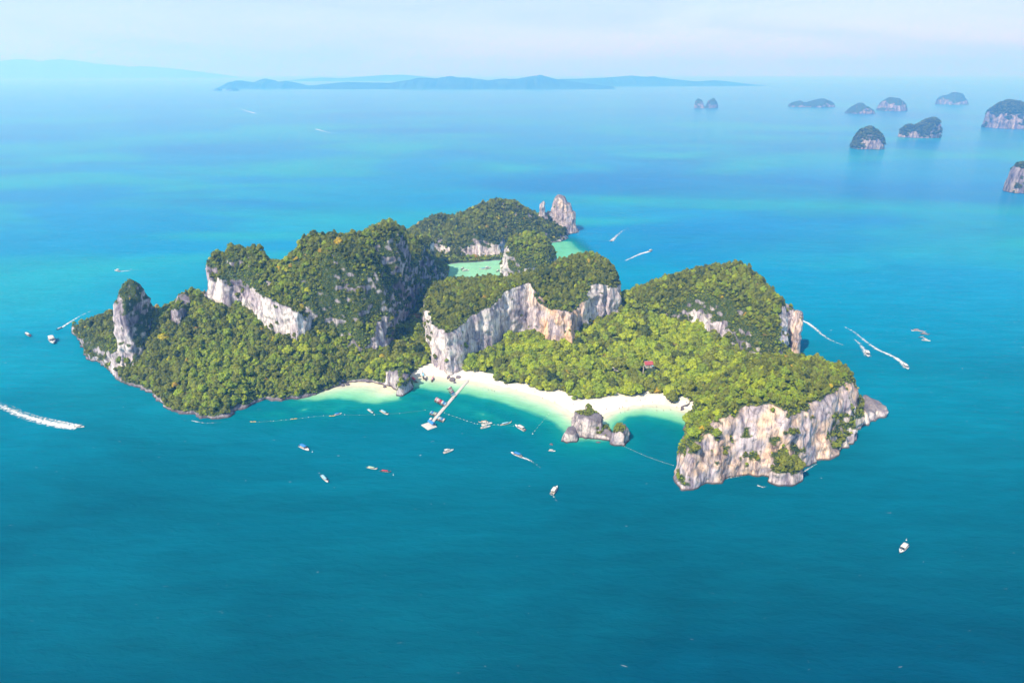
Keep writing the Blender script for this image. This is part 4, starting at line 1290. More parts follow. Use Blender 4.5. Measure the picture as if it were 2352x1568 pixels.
MARKS = [(1075, 880, 'where the pier meets the beach'), (1489, 836, 'around the red-roofed house'), (1415, 845, 'around the white-roofed hut'), (1350, 915, 'behind the sea stack at the edge of the sand'),
         (1235, 890, 'along the sand in the middle of the beach'), (1480, 905, 'along the sand of the right bay'), (1580, 910, 'at the right end of the sand'), (1140, 830, 'at the foot of the white middle cliff'),
         (1290, 800, 'under the rust-stained cliff'), (1400, 750, 'in the saddle right of the rust-stained cliff'), (1640, 800, 'under the small white outcrop'), (1560, 800, 'in the broad wood below the right hill'),
         (1300, 850, 'in the wood between beach and rust-stained cliff'), (960, 820, 'in the gap left of the tall middle cliff'), (1690, 620, 'on the summit of the right hill'), (1540, 670, 'on the left shoulder of the right hill'),
         (1760, 740, 'on the flank above the right sea pillar'), (1620, 960, 'on the left flank of the near headland'), (1700, 880, 'above the left half of the headland cliff'), (1820, 870, 'on the crown of the near headland'),
         (1930, 870, 'above the right half of the headland cliff'), (1800, 1040, 'on the green ledge of the headland cliff'), (1940, 980, 'on the right shoulder of the headland'), (1050, 690, 'on the left plateau of the middle cliffs'),
         (1345, 610, 'on the dome of the middle cliffs'), (1200, 650, 'on the rim of the middle cliffs'), (470, 920, 'at the lowest tip of the left slope'), (350, 830, 'on the slope beside the pillar'), (600, 860, 'low on the wooded left slope'),
         (780, 850, 'above the small cove'), (560, 780, 'below the white cliff of the left massif'), (850, 620, 'on the big left dome'), (530, 590, 'on the left peak'), (1080, 595, 'among the mangroves of the lagoon')]


def region_of(i):
    return min(MARKS, key=lambda q_: (q_[0] - tx[i]) ** 2 + (q_[1] - ty[i]) ** 2)[2]


for i in chosen:
    e = bpy.data.objects.new('tree', None)
    COL.objects.link(e)
    e.empty_display_size = 1
    e.location = P1[i].tolist()
    e.rotation_euler = (0, 0, float(rotz[i]))
    e.scale = (float(size[i]), float(size[i]), float(size[i] * zs[i]))
    hue = next(h for lim, h in HUES if tint[i] < lim)
    reg = region_of(i)
    form = {'round': 'round-crowned', 'flat': 'flat-crowned', 'tall': 'tall narrow', 'shrub': 'low bushy'}[STYLES[kind[i]]]
    tag(e, f'{form} {hue} tree {reg}', 'tree', f'{form} {hue} trees {reg}')
    c = link('crown', CROWNS[kind[i]], e); c['tint'] = float(tint[i])
    link('trunk', TRUNKS[kind[i]], e)

rest = np.ones(len(P1), bool); rest[chosen] = False

# nearer islets carry trees too
EX = []
for (o, V, F, n, a, veg) in ROCKS:
    p, nn = scatter(V, F, n, a, veg, 1.7, 19)
    q = np.random.default_rng(3)
    EX.append((p, q.uniform(0.9, 2.1, len(p)), np.clip(0.45 + q.normal(0, 0.15, len(p)), 0, 0.9)))
for (o, V, F, n, a, veg), sp, s0 in ((ISLETS[3], 4.5, 6.5), (ISLETS[0], 7, 9), (ISLETS[1], 7, 9), (ISLETS[2], 8, 10)):
    p, nn = scatter(V, F, n, a, veg, sp, 17)
    q = np.random.default_rng(int(len(p)))
    EX.append((p, q.uniform(0.6, 1.2, len(p)) * s0, np.clip(0.2 + q.normal(0, 0.1, len(p)), 0, 0.6)))


def wood(name, P, S, T, K, RZ, ZS, label):
    """A wood nobody could count: one point per tree, each point grown into a tree by geometry nodes."""
    me = bpy.data.meshes.new(name)
    me.vertices.add(len(P)); me.vertices.foreach_set('co', np.asarray(P, np.float32).ravel())
    attr(me, 'size', S); attr(me, 'tint', T); attr(me, 'rz', RZ); attr(me, 'zs', ZS)
    ka = me.attributes.new('kind', 'INT', 'POINT'); ka.data.foreach_set('value', np.asarray(K, np.int32))
    o = link(name, me)
    ng = bpy.data.node_groups.new(name, 'GeometryNodeTree')
    ng.interface.new_socket('Geometry', in_out='INPUT', socket_type='NodeSocketGeometry')
    ng.interface.new_socket('Geometry', in_out='OUTPUT', socket_type='NodeSocketGeometry')
    gi = ng.nodes.new('NodeGroupInput'); go = ng.nodes.new('NodeGroupOutput')
    ci = ng.nodes.new('GeometryNodeCollectionInfo')
    ci.inputs['Collection'].default_value = PROTO
    ci.inputs['Separate Children'].default_value = True
    ci.inputs['Reset Children'].default_value = True
    io = ng.nodes.new('GeometryNodeInstanceOnPoints')
    io.inputs['Pick Instance'].default_value = True

    def named(n, t='FLOAT'):
        a = ng.nodes.new('GeometryNodeInputNamedAttribute'); a.data_type = t; a.inputs['Name'].default_value = n
        return a.outputs['Attribute']
    k = ng.links.new
    sz = named('size'); zz = named('zs')
    mul = ng.nodes.new('ShaderNodeMath'); mul.operation = 'MULTIPLY'
    k(sz, mul.inputs[0]); k(zz, mul.inputs[1])
    sc = ng.nodes.new('ShaderNodeCombineXYZ'); k(sz, sc.inputs[0]); k(sz, sc.inputs[1]); k(mul.outputs[0], sc.inputs[2])
    ro = ng.nodes.new('ShaderNodeCombineXYZ'); k(named('rz'), ro.inputs[2])
    e2r = ng.nodes.new('FunctionNodeEulerToRotation'); k(ro.outputs[0], e2r.inputs[0])
    k(gi.outputs[0], io.inputs['Points']); k(ci.outputs[0], io.inputs['Instance']); k(named('kind', 'INT'), io.inputs['Instance Index'])
    k(e2r.outputs[0], io.inputs['Rotation']); k(sc.outputs[0], io.inputs['Scale'])
    k(io.outputs[0], go.inputs[0])
    md = o.modifiers.new('grow', 'NODES'); md.node_group = ng
    tag(o, label, None, None, 'stuff')
    return o


PROTO = bpy.data.collections.new('tree_kinds')
for i in range(len(STYLES)):
    po = bpy.data.objects.new('kind_%02d' % i, CROWNS[i])
    PROTO.objects.link(po)
wood('forest', P1[rest], size[rest], tint[rest], kind[rest], rotz[rest], zs[rest], 'dense tropical forest covering the island slopes and plateaus')
PE = np.concatenate([e[0] for e in EX]); SE = np.concatenate([e[1] for e in EX]); TE = np.concatenate([e[2] for e in EX])
q = np.random.default_rng(5)
wood('islet_forest', PE, SE, TE, q.integers(0, 4, len(PE)), q.uniform(0, 6.28, len(PE)), np.full(len(PE), 0.8), 'scrubby forest on the offshore islets')

# ------------------------------------------------------------------ boats, pier, buoys, houses, people
def bm_obj(name, bm, mat, parent=None, smooth=False):
    me = bpy.data.meshes.new(name)
    bmesh.ops.recalc_face_normals(bm, faces=bm.faces)
    bm.to_mesh(me); bm.free()
    me.materials.append(mat)
    if smooth:
        me.polygons.foreach_set('use_smooth', np.ones(len(me.polygons), bool))
    return link(name, me, parent)


def box(bm, c, s, rot=None, taper=1.0):
    v = []
    for dz in (-0.5, 0.5):
        for dx, dy in ((-0.5, -0.5), (0.5, -0.5), (0.5, 0.5), (-0.5, 0.5)):
            k = taper if dz > 0 else 1.0
            p = Vector((dx * s[0] * k, dy * s[1] * k, dz * s[2]))
            if rot is not None: p = rot @ p
            v.append(bm.verts.new(p + Vector(c)))
    for f in ((0, 3, 2, 1), (4, 5, 6, 7), (0, 1, 5, 4), (1, 2, 6, 5), (2, 3, 7, 6), (3, 0, 4, 7)):
        bm.faces.new([v[i] for i in f])


def tube(bm, p0, p1, r0, r1=None, n=6):
    p0, p1 = Vector(p0), Vector(p1)
    r1 = r0 if r1 is None else r1
    ax = (p1 - p0).normalized(); u = ax.orthogonal().normalized(); w = ax.cross(u)
    a = [bm.verts.new(p0 + (u * math.cos(6.2832 * i / n) + w * math.sin(6.2832 * i / n)) * r0) for i in range(n)]
    b = [bm.verts.new(p1 + (u * math.cos(6.2832 * i / n) + w * math.sin(6.2832 * i / n)) * r1) for i in range(n)]
    for i in range(n):
        bm.faces.new((a[i], a[(i + 1) % n], b[(i + 1) % n], b[i]))
    bm.faces.new(a[::-1]); bm.faces.new(b)


def loft(bm, rows, closed=True, caps=True):
    R_ = [[bm.verts.new(p) for p in row] for row in rows]
    n = len(rows[0])
    for a, b in zip(R_[:-1], R_[1:]):
        for i in range(n if closed else n - 1):
            bm.faces.new((a[i], a[(i + 1) % n], b[(i + 1) % n], b[i]))
    if caps and closed:
        bm.faces.new(R_[0][::-1]); bm.faces.new(R_[-1])


MAT = {
    'white': simple_mat('boat_white', (0.62, 0.62, 0.61), 0.35, 0.08, 0.8),
    'cream': simple_mat('boat_cream', (0.55, 0.50, 0.42), 0.5, 0.15, 0.8),
    'wood': simple_mat('boat_wood', (0.22, 0.12, 0.065), 0.6, 0.35, 1.5),
    'dark_wood': simple_mat('boat_dark_wood', (0.075, 0.06, 0.062), 0.6, 0.35, 1.5),
    'sole': simple_mat('boat_sole', (0.36, 0.33, 0.30), 0.7, 0.2, 1.0),
    'blue': simple_mat('canvas_blue', (0.045, 0.22, 0.55), 0.8, 0.2, 0.7, 0.1),
    'light_blue': simple_mat('canvas_light_blue', (0.25, 0.48, 0.62), 0.8, 0.2, 0.7, 0.1),
    'pink': simple_mat('canvas_pink', (0.58, 0.30, 0.36), 0.8, 0.2, 0.7, 0.1),
    'red': simple_mat('canvas_red', (0.48, 0.045, 0.07), 0.8, 0.2, 0.7, 0.1),
    'green': simple_mat('canvas_green', (0.06, 0.42, 0.26), 0.8, 0.2, 0.7, 0.1),
    'mint': simple_mat('canvas_mint', (0.36, 0.55, 0.42), 0.8, 0.2, 0.7, 0.1),
    'orange': simple_mat('canvas_orange', (0.62, 0.27, 0.14), 0.8, 0.2, 0.7, 0.1),
    'canvas': simple_mat('canvas_white', (0.60, 0.58, 0.55), 0.8, 0.15, 0.7, 0.1),
    'glass': simple_mat('dark_glass', (0.02, 0.035, 0.05), 0.12, 0.1, 1.0, 0.6),
    'engine': simple_mat('engine_black', (0.03, 0.03, 0.035), 0.4, 0.2, 2.0),
    'steel': simple_mat('steel', (0.45, 0.46, 0.47), 0.35, 0.1, 3.0, 0.5, 0.6),
    'float': simple_mat('dock_float', (0.56, 0.54, 0.52), 0.7, 0.2, 1.2),
    'buoy': simple_mat('buoy_white', (0.66, 0.68, 0.66), 0.5, 0.1, 3.0),
    'yellow': simple_mat('yellow_plastic', (0.62, 0.42, 0.05), 0.5, 0.15, 2.0),
    'rope': simple_mat('rope', (0.30, 0.28, 0.22), 0.9, 0.2, 4.0),
    'roof_red': simple_mat('roof_red', (0.36, 0.07, 0.075), 0.6, 0.25, 2.0),
    'roof_white': simple_mat('roof_white', (0.62, 0.60, 0.58), 0.6, 0.15, 2.0),
    'wall': simple_mat('house_wall', (0.56, 0.54, 0.50), 0.8, 0.15, 1.0),
    'door': simple_mat('house_door', (0.16, 0.09, 0.05), 0.6, 0.2, 3.0),
}


def hull_rows(L_, B, kind):
    """Cross-sections stern to bow of an open hull, walls and floor included."""
    rows = []
    for k in range(13):
        t = k / 12.0
        x = -L_ / 2 + L_ * t
        if kind == 'long':
            b = B / 2 * (0.62 + 0.38 * math.sin(math.pi * min(1, t * 1.15 + 0.08))) * (1 - max(0, (t - 0.55) / 0.45) ** 1.9) + 0.05
            sz = 0.75 + 0.25 * (1 - t) ** 2 + 1.55 * max(0, (t - 0.6) / 0.4) ** 2.2
            kz = -0.25 + 1.5 * max(0, (t - 0.72) / 0.28) ** 2
            fl = min(0.25 + 0.9 * max(0, (t - 0.7) / 0.3), sz - 0.1)
        else:
            b = B / 2 * (0.94 + 0.06 * math.sin(math.pi * t)) * (1 - max(0, (t - 0.45) / 0.55) ** 2.3) + 0.06
            sz = 1.0 + 0.55 * t ** 1.6
            kz = -0.35 + 1.1 * max(0, (t - 0.75) / 0.25) ** 2
            fl = min(0.42, sz - 0.1)
        th = min(0.13, b * 0.4)
        half = [(0.0, kz), (b * 0.72, kz + 0.32 * (sz - kz)), (b, sz), (b - th, sz), (b - th * 1.3, fl), (0.0, fl)]
        row = [Vector((x, y, z)) for y, z in half] + [Vector((x, -y, z)) for y, z in half[-2:0:-1]]
        rows.append(row)
    return rows


def canopy_bm(x0, x1, w, z, crown, thick=0.08, n=6):
    bm = bmesh.new()
    rows = []
    for i in range(5):
        x = x0 + (x1 - x0) * i / 4
        top = [Vector((x, -w / 2 + w * j / n, z + crown * math.sin(math.pi * j / n))) for j in range(n + 1)]
        bot = [Vector((p.x, p.y, p.z - thick)) for p in top[::-1]]
        rows.append(top + bot)
    loft(bm, rows)
    return bm


def build_longtail(root, canopy, hull='wood', scarf='red', full=True):
    bm = bmesh.new(); loft(bm, hull_rows(13.0, 1.85, 'long'))
    h = bm_obj('hull', bm, MAT[hull], root, True)
    bm = bmesh.new()
    for i in range(2):
        box(bm, (0.2, (-1) ** i * 0.9, 0.86), (7.6, 0.05, 0.12))
    bm_obj('rubbing_strake', bm, MAT['white'], h)
    bm_obj('canopy', canopy_bm(-4.3, 2.9, 1.9, 2.2, 0.24), MAT[canopy], root, True)
    for x in (-4.0, -0.6, 2.6):
        for y in (-0.8, 0.8):
            bm = bmesh.new(); tube(bm, (x, y, 0.3), (x, y * 1.05, 2.22), 0.05)
            bm_obj('post', bm, MAT['wood'], root)
    for x in (-3.0, -1.4, 0.2, 1.8):
        bm = bmesh.new(); box(bm, (x, 0, 0.62), (0.4, 1.4, 0.08)); bm_obj('bench', bm, MAT['cream'], root)
    bm = bmesh.new(); tube(bm, (6.35, 0, 1.9), (6.75, 0, 3.2), 0.12, 0.06)
    pr = bm_obj('prow_post', bm, MAT[hull], root)
    bm = bmesh.new(); tube(bm, (6.45, 0, 2.15), (6.62, 0, 2.75), 0.22, 0.2, 8); box(bm, (6.45, 0.1, 1.9), (0.3, 0.1, 0.7))
    bm_obj('scarf', bm, MAT[scarf], pr)
    bm = bmesh.new(); box(bm, (-6.1, 0, 1.35), (1.0, 0.6, 0.6), None, 0.8)
    e = bm_obj('engine', bm, MAT['engine'], root)
    bm = bmesh.new(); tube(bm, (-6.4, 0, 1.25), (-8.4, 0.2, -0.1), 0.05); bm_obj('propeller_shaft', bm, MAT['steel'], e)


def build_speedboat(root, canopy, hull='white', full=True):
    bm = bmesh.new(); loft(bm, hull_rows(12.0, 3.4, 'speed'))
    h = bm_obj('hull', bm, MAT[hull], root, True)
    bm = bmesh.new()
    for y in (-1, 1):
        box(bm, (-1.2, y * 1.71, 0.82), (8.0, 0.05, 0.16))
    bm_obj('stripe', bm, MAT['blue'], h)
    bm = bmesh.new(); box(bm, (-1.6, 0, 0.46), (7.6, 2.7, 0.06)); bm_obj('cockpit_floor', bm, MAT['sole'], root)
    rows = []
    for k in range(6):
        t = k / 5; x = 2.1 + 3.75 * t
        b = 1.55 * (1 - ((x - (-0.6)) / 6.6) ** 2.3) + 0.02
        z = 1.38 + 0.22 * t
        rows.append([Vector((x, -b, z)), Vector((x, 0, z + 0.14)), Vector((x, b, z)), Vector((x, b, z - 0.15)), Vector((x, -b, z - 0.15))])
    bm = bmesh.new(); loft(bm, rows); fd = bm_obj('foredeck', bm, MAT['white'], root, False)
    bm = bmesh.new(); box(bm, (3.4, 0, 1.66), (0.8, 0.8, 0.1)); bm_obj('hatch', bm, MAT['glass'], fd)
    bm = bmesh.new(); box(bm, (2.0, 0, 1.75), (0.12, 2.7, 0.85), Matrix.Rotation(R(-28), 4, 'Y')); bm_obj('windscreen', bm, MAT['glass'], root)
    bm_obj('canopy', canopy_bm(-4.6, 1.7, 3.0, 2.85, 0.22), MAT[canopy], root, True)
    for x in (-4.3, -1.4, 1.4):
        for y in (-1.3, 1.3):
            bm = bmesh.new(); tube(bm, (x, y, 1.0), (x, y, 2.85), 0.05); bm_obj('post', bm, MAT['steel'], root)
    for y in (-1.1, 1.1):
        bm = bmesh.new(); box(bm, (-1.8, y, 0.75), (5.4, 0.5, 0.5)); bm_obj('bench', bm, MAT['cream'], root)
    for y in (-0.55, 0.55):
        bm = bmesh.new(); box(bm, (-6.3, y, 1.35), (0.7, 0.5, 0.75), None, 0.75); e = bm_obj('engine', bm, MAT['engine'], root)
        bm = bmesh.new(); box(bm, (-6.3, y, 0.4), (0.3, 0.2, 1.2)); bm_obj('engine_leg', bm, MAT['steel'], e)


def build_cruiser(root, canopy, hull='white', full=True):
    bm = bmesh.new(); loft(bm, hull_rows(12.0, 3.8, 'speed')); bm_obj('hull', bm, MAT[hull], root, True)
    bm = bmesh.new(); box(bm, (-3.9, 0, 0.5), (3.6, 3.0, 0.08)); bm_obj('cockpit_floor', bm, MAT['sole'], root)
    rows = []
    for k in range(7):
        t = k / 6; x = -1.9 + 7.6 * t
        b = 1.62 * (1 - max(0, (x + 1.0) / 7.0) ** 2.3)
        z = 1.35 + 0.22 * t
        rows.append([Vector((x, -b, z)), Vector((x, 0, z + 0.15)), Vector((x, b, z)), Vector((x, b, z - 0.2)), Vector((x, -b, z - 0.2))])
    bm = bmesh.new(); loft(bm, rows); bm_obj('foredeck', bm, MAT['white'], root)
    bm = bmesh.new(); box(bm, (-0.4, 0, 2.05), (4.2, 2.7, 1.3), None, 0.84); c = bm_obj('cabin', bm, MAT['white'], root)
    for y in (-1, 1):
        bm = bmesh.new(); box(bm, (-0.4, y * 1.27, 2.1), (3.2, 0.08, 0.5)); bm_obj('window', bm, MAT['glass'], c)
    bm = bmesh.new(); box(bm, (1.75, 0, 2.15), (0.1, 2.2, 0.6), Matrix.Rotation(R(-14), 4, 'Y')); bm_obj('window', bm, MAT['glass'], c)
    bm = bmesh.new(); box(bm, (-1.0, 0, 2.85), (3.6, 2.5, 0.3), None, 0.92); fb = bm_obj('flybridge', bm, MAT['cream'], root)
    bm = bmesh.new(); box(bm, (0.5, 0, 3.25), (0.3, 1.6, 0.6)); bm_obj('helm_console', bm, MAT['white'], fb)
    bm_obj('canopy', canopy_bm(-5.2, -0.9, 2.8, 3.9, 0.15), MAT[canopy], root, True)
    for x in (-5.0, -1.2):
        for y in (-1.2, 1.2):
            bm = bmesh.new(); tube(bm, (x, y, 1.0 if x < -3 else 2.9), (x, y, 3.9), 0.05); bm_obj('post', bm, MAT['steel'], root)
    for y in (-1, 1):
        bm = bmesh.new()
        tube(bm, (0.4, y * 1.6, 2.0), (3.6, y * 1.1, 2.1), 0.03); tube(bm, (3.6, y * 1.1, 2.1), (5.6, 0, 2.25), 0.03)
        for x, w in ((0.4, 1.6), (2.0, 1.38), (3.6, 1.1)):
            tube(bm, (x, y * w, 1.3), (x, y * w, 2.05), 0.03)
        bm_obj('railing', bm, MAT['steel'], root)
    bm = bmesh.new(); box(bm, (-6.35, 0, 0.35), (0.9, 3.0, 0.12)); bm_obj('swim_platform', bm, MAT['sole'], root)


PROTOS = {}
BUILD = {'longtail': (build_longtail, 13.0), 'speed': (build_speedboat, 12.0), 'cruiser': (build_cruiser, 12.0)}
NAME = {'longtail': 'longtail_boat', 'speed': 'speedboat', 'cruiser': 'cabin_cruiser'}


def copy_tree(o, parent=None):
    c = o.copy(); COL.objects.link(c); c.parent = parent
    for ch in list(o.children):
        copy_tree(ch, c)
    return c


def boat(kind, canopy, stern, bow, label, group=None, hull=None, scarf='red', length=None, z=0.0, src=True):
    """A boat lying from stern to bow (pixels of the photograph on the water)."""
    f = Q if src else U
    a = Vector((*f(*stern), 0)); b = Vector((*f(*bow), 0))
    d = b - a
    L_ = d.length if length is None else length
    key = (kind, canopy, hull, scarf)
    if key not in PROTOS:
        root = bpy.data.objects.new(NAME[kind], None); COL.objects.link(root)
        kw = {'canopy': canopy}
        if hull: kw['hull'] = hull
        if kind == 'longtail': kw['scarf'] = scarf
        BUILD[kind][0](root, **kw)
        PROTOS[key] = root
    else:
        root = copy_tree(PROTOS[key])
    s = L_ / BUILD[kind][1]
    root.location = ((a.x + b.x) / 2, (a.y + b.y) / 2, z)
    root.rotation_euler = (0, 0, math.atan2(d.y, d.x))
    root.scale = (s, s, s)
    for k_ in ('group',):
        if k_ in root: del root[k_]
    tag(root, label, 'boat', group)
    return root


LT = 'longtail boats moored at the floating pier'
# rows at the pier: first boat stern/bow in the photograph, step to the next, count
def zp(u, v): return (1040 + u / 11.2, 940 + v / 11.2)


PIER_ROWS = [
    ((985, 305), (865, 385), (150, 250), 7, 'in the pier row closest to the beach', ['canvas', 'pink', 'canvas', 'pink', 'blue', 'light_blue', 'canvas']),
    ((600, 612), (515, 742), (255, 135), 7, 'in the second pier row from the beach', ['pink', 'canvas', 'pink', 'red', 'canvas', 'blue', 'light_blue']),
    ((455, 985), (372, 1095), (125, 45), 4, 'in the third pier row from the beach', ['light_blue', 'blue', 'mint', 'canvas']),
    ((640, 1130), (560, 1245), (165, 65), 5, 'in the row beyond the pier, nearest the platform', ['light_blue', 'canvas', 'light_blue', 'blue', 'canvas']),
]
ORD = ['first', 'second', 'third', 'fourth', 'fifth', 'sixth', 'seventh']
CWORD = {'canvas': 'white', 'pink': 'pink', 'blue': 'blue', 'light_blue': 'pale blue', 'red': 'red', 'mint': 'mint green', 'green': 'green', 'orange': 'orange'}
for (st, bw, dv, n, where, cols) in PIER_ROWS:
    for i in range(n):
        k_ = i / max(1, n - 1)
        s_ = zp(st[0] + dv[0] * k_, st[1] + dv[1] * k_); b_ = zp(bw[0] + dv[0] * k_, bw[1] + dv[1] * k_)
        boat('longtail', cols[i], s_, b_, f'{CWORD[cols[i]]}-topped longtail boat, {ORD[i]} from left {where}', LT, hull=['wood', 'cream', 'dark_wood'][i % 3], scarf=['red', 'pink', 'yellow'][i % 3])
boat('speed', 'canvas', zp(430, 1190), zp(375, 1300), 'white boat tied beside the blue roof at the end of the pier')

# boats off the beach
boat('longtail', 'orange', (1220, 1054), (1196, 1056.5), 'wooden longtail boat half hidden behind the two moored cabin cruisers', hull='cream')
boat('cruiser', 'canvas', (1204.5, 1061.5), (1230, 1058.5), 'farther of the two white cabin cruisers moored side by side')
boat('cruiser', 'canvas', (1202.5, 1070), (1225.5, 1066), 'nearer of the two white cabin cruisers moored side by side')
boat('longtail', 'light_blue', (1250.5, 1062.9), (1278, 1057), 'longtail boat with a pale blue canopy right of the two cruisers', hull='cream')
boat('speed', 'canvas', (1310.5, 1077), (1287.5, 1064), 'white speedboat moored at the end of the buoy line, right of the longtail boat')
boat('cruiser', 'canvas', (1109.7, 1132), (1133.5, 1124.8), 'white cabin cruiser anchored alone in front of the pier')
boat('speed', 'blue', (1303, 1142.4), (1277, 1132), 'speedboat heading left with a curling wake, in front of the moored boats')
boat('speed', 'blue', (835.4, 1038), (854, 1033.5), 'small speedboat with a blue top on the left buoy line')
boat('longtail', 'light_blue', (918.5, 1023.5), (932.5, 1033.5), 'slim boat with a blue canopy, left of a pair off the small cove', hull='white')
boat('longtail', 'light_blue', (950, 1027), (970.5, 1038.3), 'white boat with a pale blue canopy, right of a pair off the small cove', hull='cream')
boat('speed', 'blue', (749.5, 1115.5), (772.6, 1127.3), 'white speedboat fully roofed in bright blue, alone on the left')
boat('longtail', 'light_blue', (802.5, 1189), (820.5, 1208), 'pale boat with a long light blue canopy, lowest on the left', hull='white')
boat('longtail', 'mint', (917, 1168.2), (943, 1173.4), 'white longtail boat with a mint green awning next to the red boat', hull='cream')
boat('longtail', 'red', (950.5, 1177.3), (977, 1180.6), 'longtail boat with a bright red canopy', hull='dark_wood')
boat('speed', 'canvas', (1371, 1126.3), (1388, 1127.8), 'small squat white boat anchored left of the sea stack')
boat('speed', 'canvas', (1378.7, 1236.5), (1393, 1216.5), 'white speedboat pointing away, lowest in the bay')
boat('speed', 'canvas', (2265, 1363), (2247, 1383), 'white boat at its mooring in the lower right corner')
# pulled up at the beach
boat('longtail', 'light_blue', (1059.2, 948.6), (1055.8, 934), 'farther of two touching dark longtail boats beached at the left end', hull='dark_wood', z=0.5)
boat('longtail', 'canvas', (1064.4, 952), (1061.2, 938.5), 'nearer of two touching dark longtail boats beached at the left end', hull='dark_wood', z=0.3)
boat('longtail', 'pink', (1079, 955), (1083.2, 943), 'dark longtail boat beached alone at the foot of the tall cliff', hull='dark_wood', z=0.3)
boat('longtail', 'blue', (1022, 953.6), (1033, 959.4), 'longtail boat with a deep blue canopy in the shade of the cove rock', hull='wood')
boat('longtail', 'red', (1028.5, 945.5), (1042, 958), 'longtail boat with a red canopy beside the cove rock', hull='wood', scarf='yellow')
boat('longtail', 'green', (1035, 951), (1046, 956.5), 'longtail boat with a round green awning beside the cove rock', hull='cream')
# far right raft-up
boat('longtail', 'orange', (2297.5, 826), (2276.5, 828), 'orange-topped longtail boat, leftmost of the tight group at the far right', hull='white')
boat('longtail', 'pink', (2293.5, 827.5), (2312.5, 830), 'pink-topped longtail boat inside the tight group at the far right', hull='cream')
boat('longtail', 'orange', (2300, 834), (2322.5, 837), 'orange-topped longtail boat, rightmost of the tight group at the far right', hull='wood')
boat('longtail', 'canvas', (2310.5, 843), (2295.5, 843.5), 'small dark boat below the orange canopies of the far right group', hull='dark_wood')
boat('cruiser', 'canvas', (2304, 850), (2325, 853), 'white cruiser at the bottom of the tight group at the far right')
# under way
boat('speed', 'canvas', (2164.5, 881), (2170.5, 894), 'speedboat throwing a short double wake on the right')
boat('speed', 'canvas', (2258, 912.5), (2270, 924.5), 'speedboat at the head of the long curved wake on the right')
boat('speed', 'canvas', (188, 1067), (211, 1067.5), 'speedboat at the head of the thick white wake at the left edge')
boat('longtail', 'canvas', (64, 835), (78, 843), 'small boat drifting farthest left, beyond the pillar', hull='dark_wood')
boat('speed', 'canvas', (127.5, 847), (134.8, 860.5), 'small white boat drifting left of the island tip')
boat('longtail', 'canvas', (155, 819), (140.5, 825.5), 'boat running past the island tip with a thin straight wake', hull='dark_wood')
boat('cruiser', 'canvas', (299, 678.7), (286.5, 676.8), 'boat passing behind the pillar with a faint wake')
boat('longtail', 'canvas', (1529.5, 600.5), (1525.5, 605.5), 'dark boat running towards the island off the lagoon mouth', hull='dark_wood', length=11)
boat('speed', 'canvas', (1620.5, 629.6), (1631, 625.5), 'speedboat running away to the right behind the middle cliffs', length=11)
boat('speed', 'canvas', (636.5, 283.4), (641, 284.9), 'far speedboat heading right on the pale water', length=14)
boat('speed', 'canvas', (792.5, 324), (788, 322.5), 'far speedboat heading left on the pale water', length=13)
# in the lagoon
boat('longtail', 'canvas', (1152, 674.6), (1159.2, 669.8), 'dark longtail boat at the left of the lagoon', hull='dark_wood', length=11)
boat('speed', 'canvas', (1159, 677.6), (1168.4, 676.6), 'white speedboat close to the lagoon rim', length=11)
boat('longtail', 'blue', (1213.5, 672.2), (1200.5, 673.9), 'boat with a blue canopy in the middle of the lagoon', hull='white', length=12)
boat('cruiser', 'canvas', (1213.5, 673.2), (1225, 670.1), 'white cruiser touching the blue-roofed boat in the lagoon', length=12)
boat('longtail', 'canvas', (1240.5, 680.3), (1247.3, 675.2), 'dark boat at the right side of the lagoon', hull='dark_wood', length=11)


# ------------------------------------------------------------------ floating pier
pa = Vector((*U(1077, 871), 0)); pb = Vector((*U(988, 975), 0))
pd = (pb - pa); plen = pd.length; pang = math.atan2(pd.y, pd.x)
pier = bpy.data.objects.new('floating_pier', None); COL.objects.link(pier)
pier.location = pa; pier.rotation_euler = (0, 0, pang)
tag(pier, 'long white floating pier running from the beach to a roofed platform', 'pier')
nseg = 26
seg = plen / nseg
bm = bmesh.new()
for i in range(4):
    for j in range(3):
        box(bm, (seg * (i + 0.5) / 4, -0.95 + 0.95 * j, 0.15), (seg / 4 - 0.06, 0.89, 0.75), None, 0.96)
o0 = bm_obj('dock_module', bm, MAT['float'], pier)
for i in range(1, nseg):
    o = link('dock_module', o0.data, pier); o.location = (seg * i, 0, 0)
bm = bmesh.new()
tube(bm, (0, 0, 0), (0, 0, 1.5), 0.05)
p0 = bm_obj('rail_post', bm, MAT['steel'], pier); p0.location = (0.3, 1.35, 0.5)
for i in range(1, 14):
    for y in (-1.35, 1.35):
        o = link('rail_post', p0.data, pier); o.location = (i * plen / 14, y, 0.5)
for y in (-1.35, 1.35):
    bm = bmesh.new(); tube(bm, (0.3, y, 1.2), (plen - 3, y, 1.2), 0.03); bm_obj('hand_rope', bm, MAT['rope'], pier)
plat = [Vector((*U(*p), 0)) for p in [(973, 979), (982, 968), (998, 979), (989, 989)]]
pc = sum(plat, Vector()) / 4
e1 = plat[2] - plat[1]; pw = e1.length; pl_ = (plat[0] - plat[1]).length; pan = math.atan2(e1.y, e1.x)
pf = bpy.data.objects.new('platform', None); COL.objects.link(pf); pf.parent = pier
inv = Matrix.Rotation(-pang, 4, 'Z')
pf.location = inv @ (pc - pa); pf.rotation_euler = (0, 0, pan - pang)
nx_, ny_ = 8, max(4, int(8 * pl_ / pw))
bm = bmesh.new()
for i in range(nx_):
    for j in range(ny_):
        box(bm, (-pw / 2 + pw * (i + 0.5) / nx_, -pl_ / 2 + pl_ * (j + 0.5) / ny_, 0.18), (pw / nx_ - 0.06, pl_ / ny_ - 0.06, 0.8), None, 0.96)
bm_obj('platform_float', bm, MAT['float'], pf)
bm = bmesh.new()
rows = []
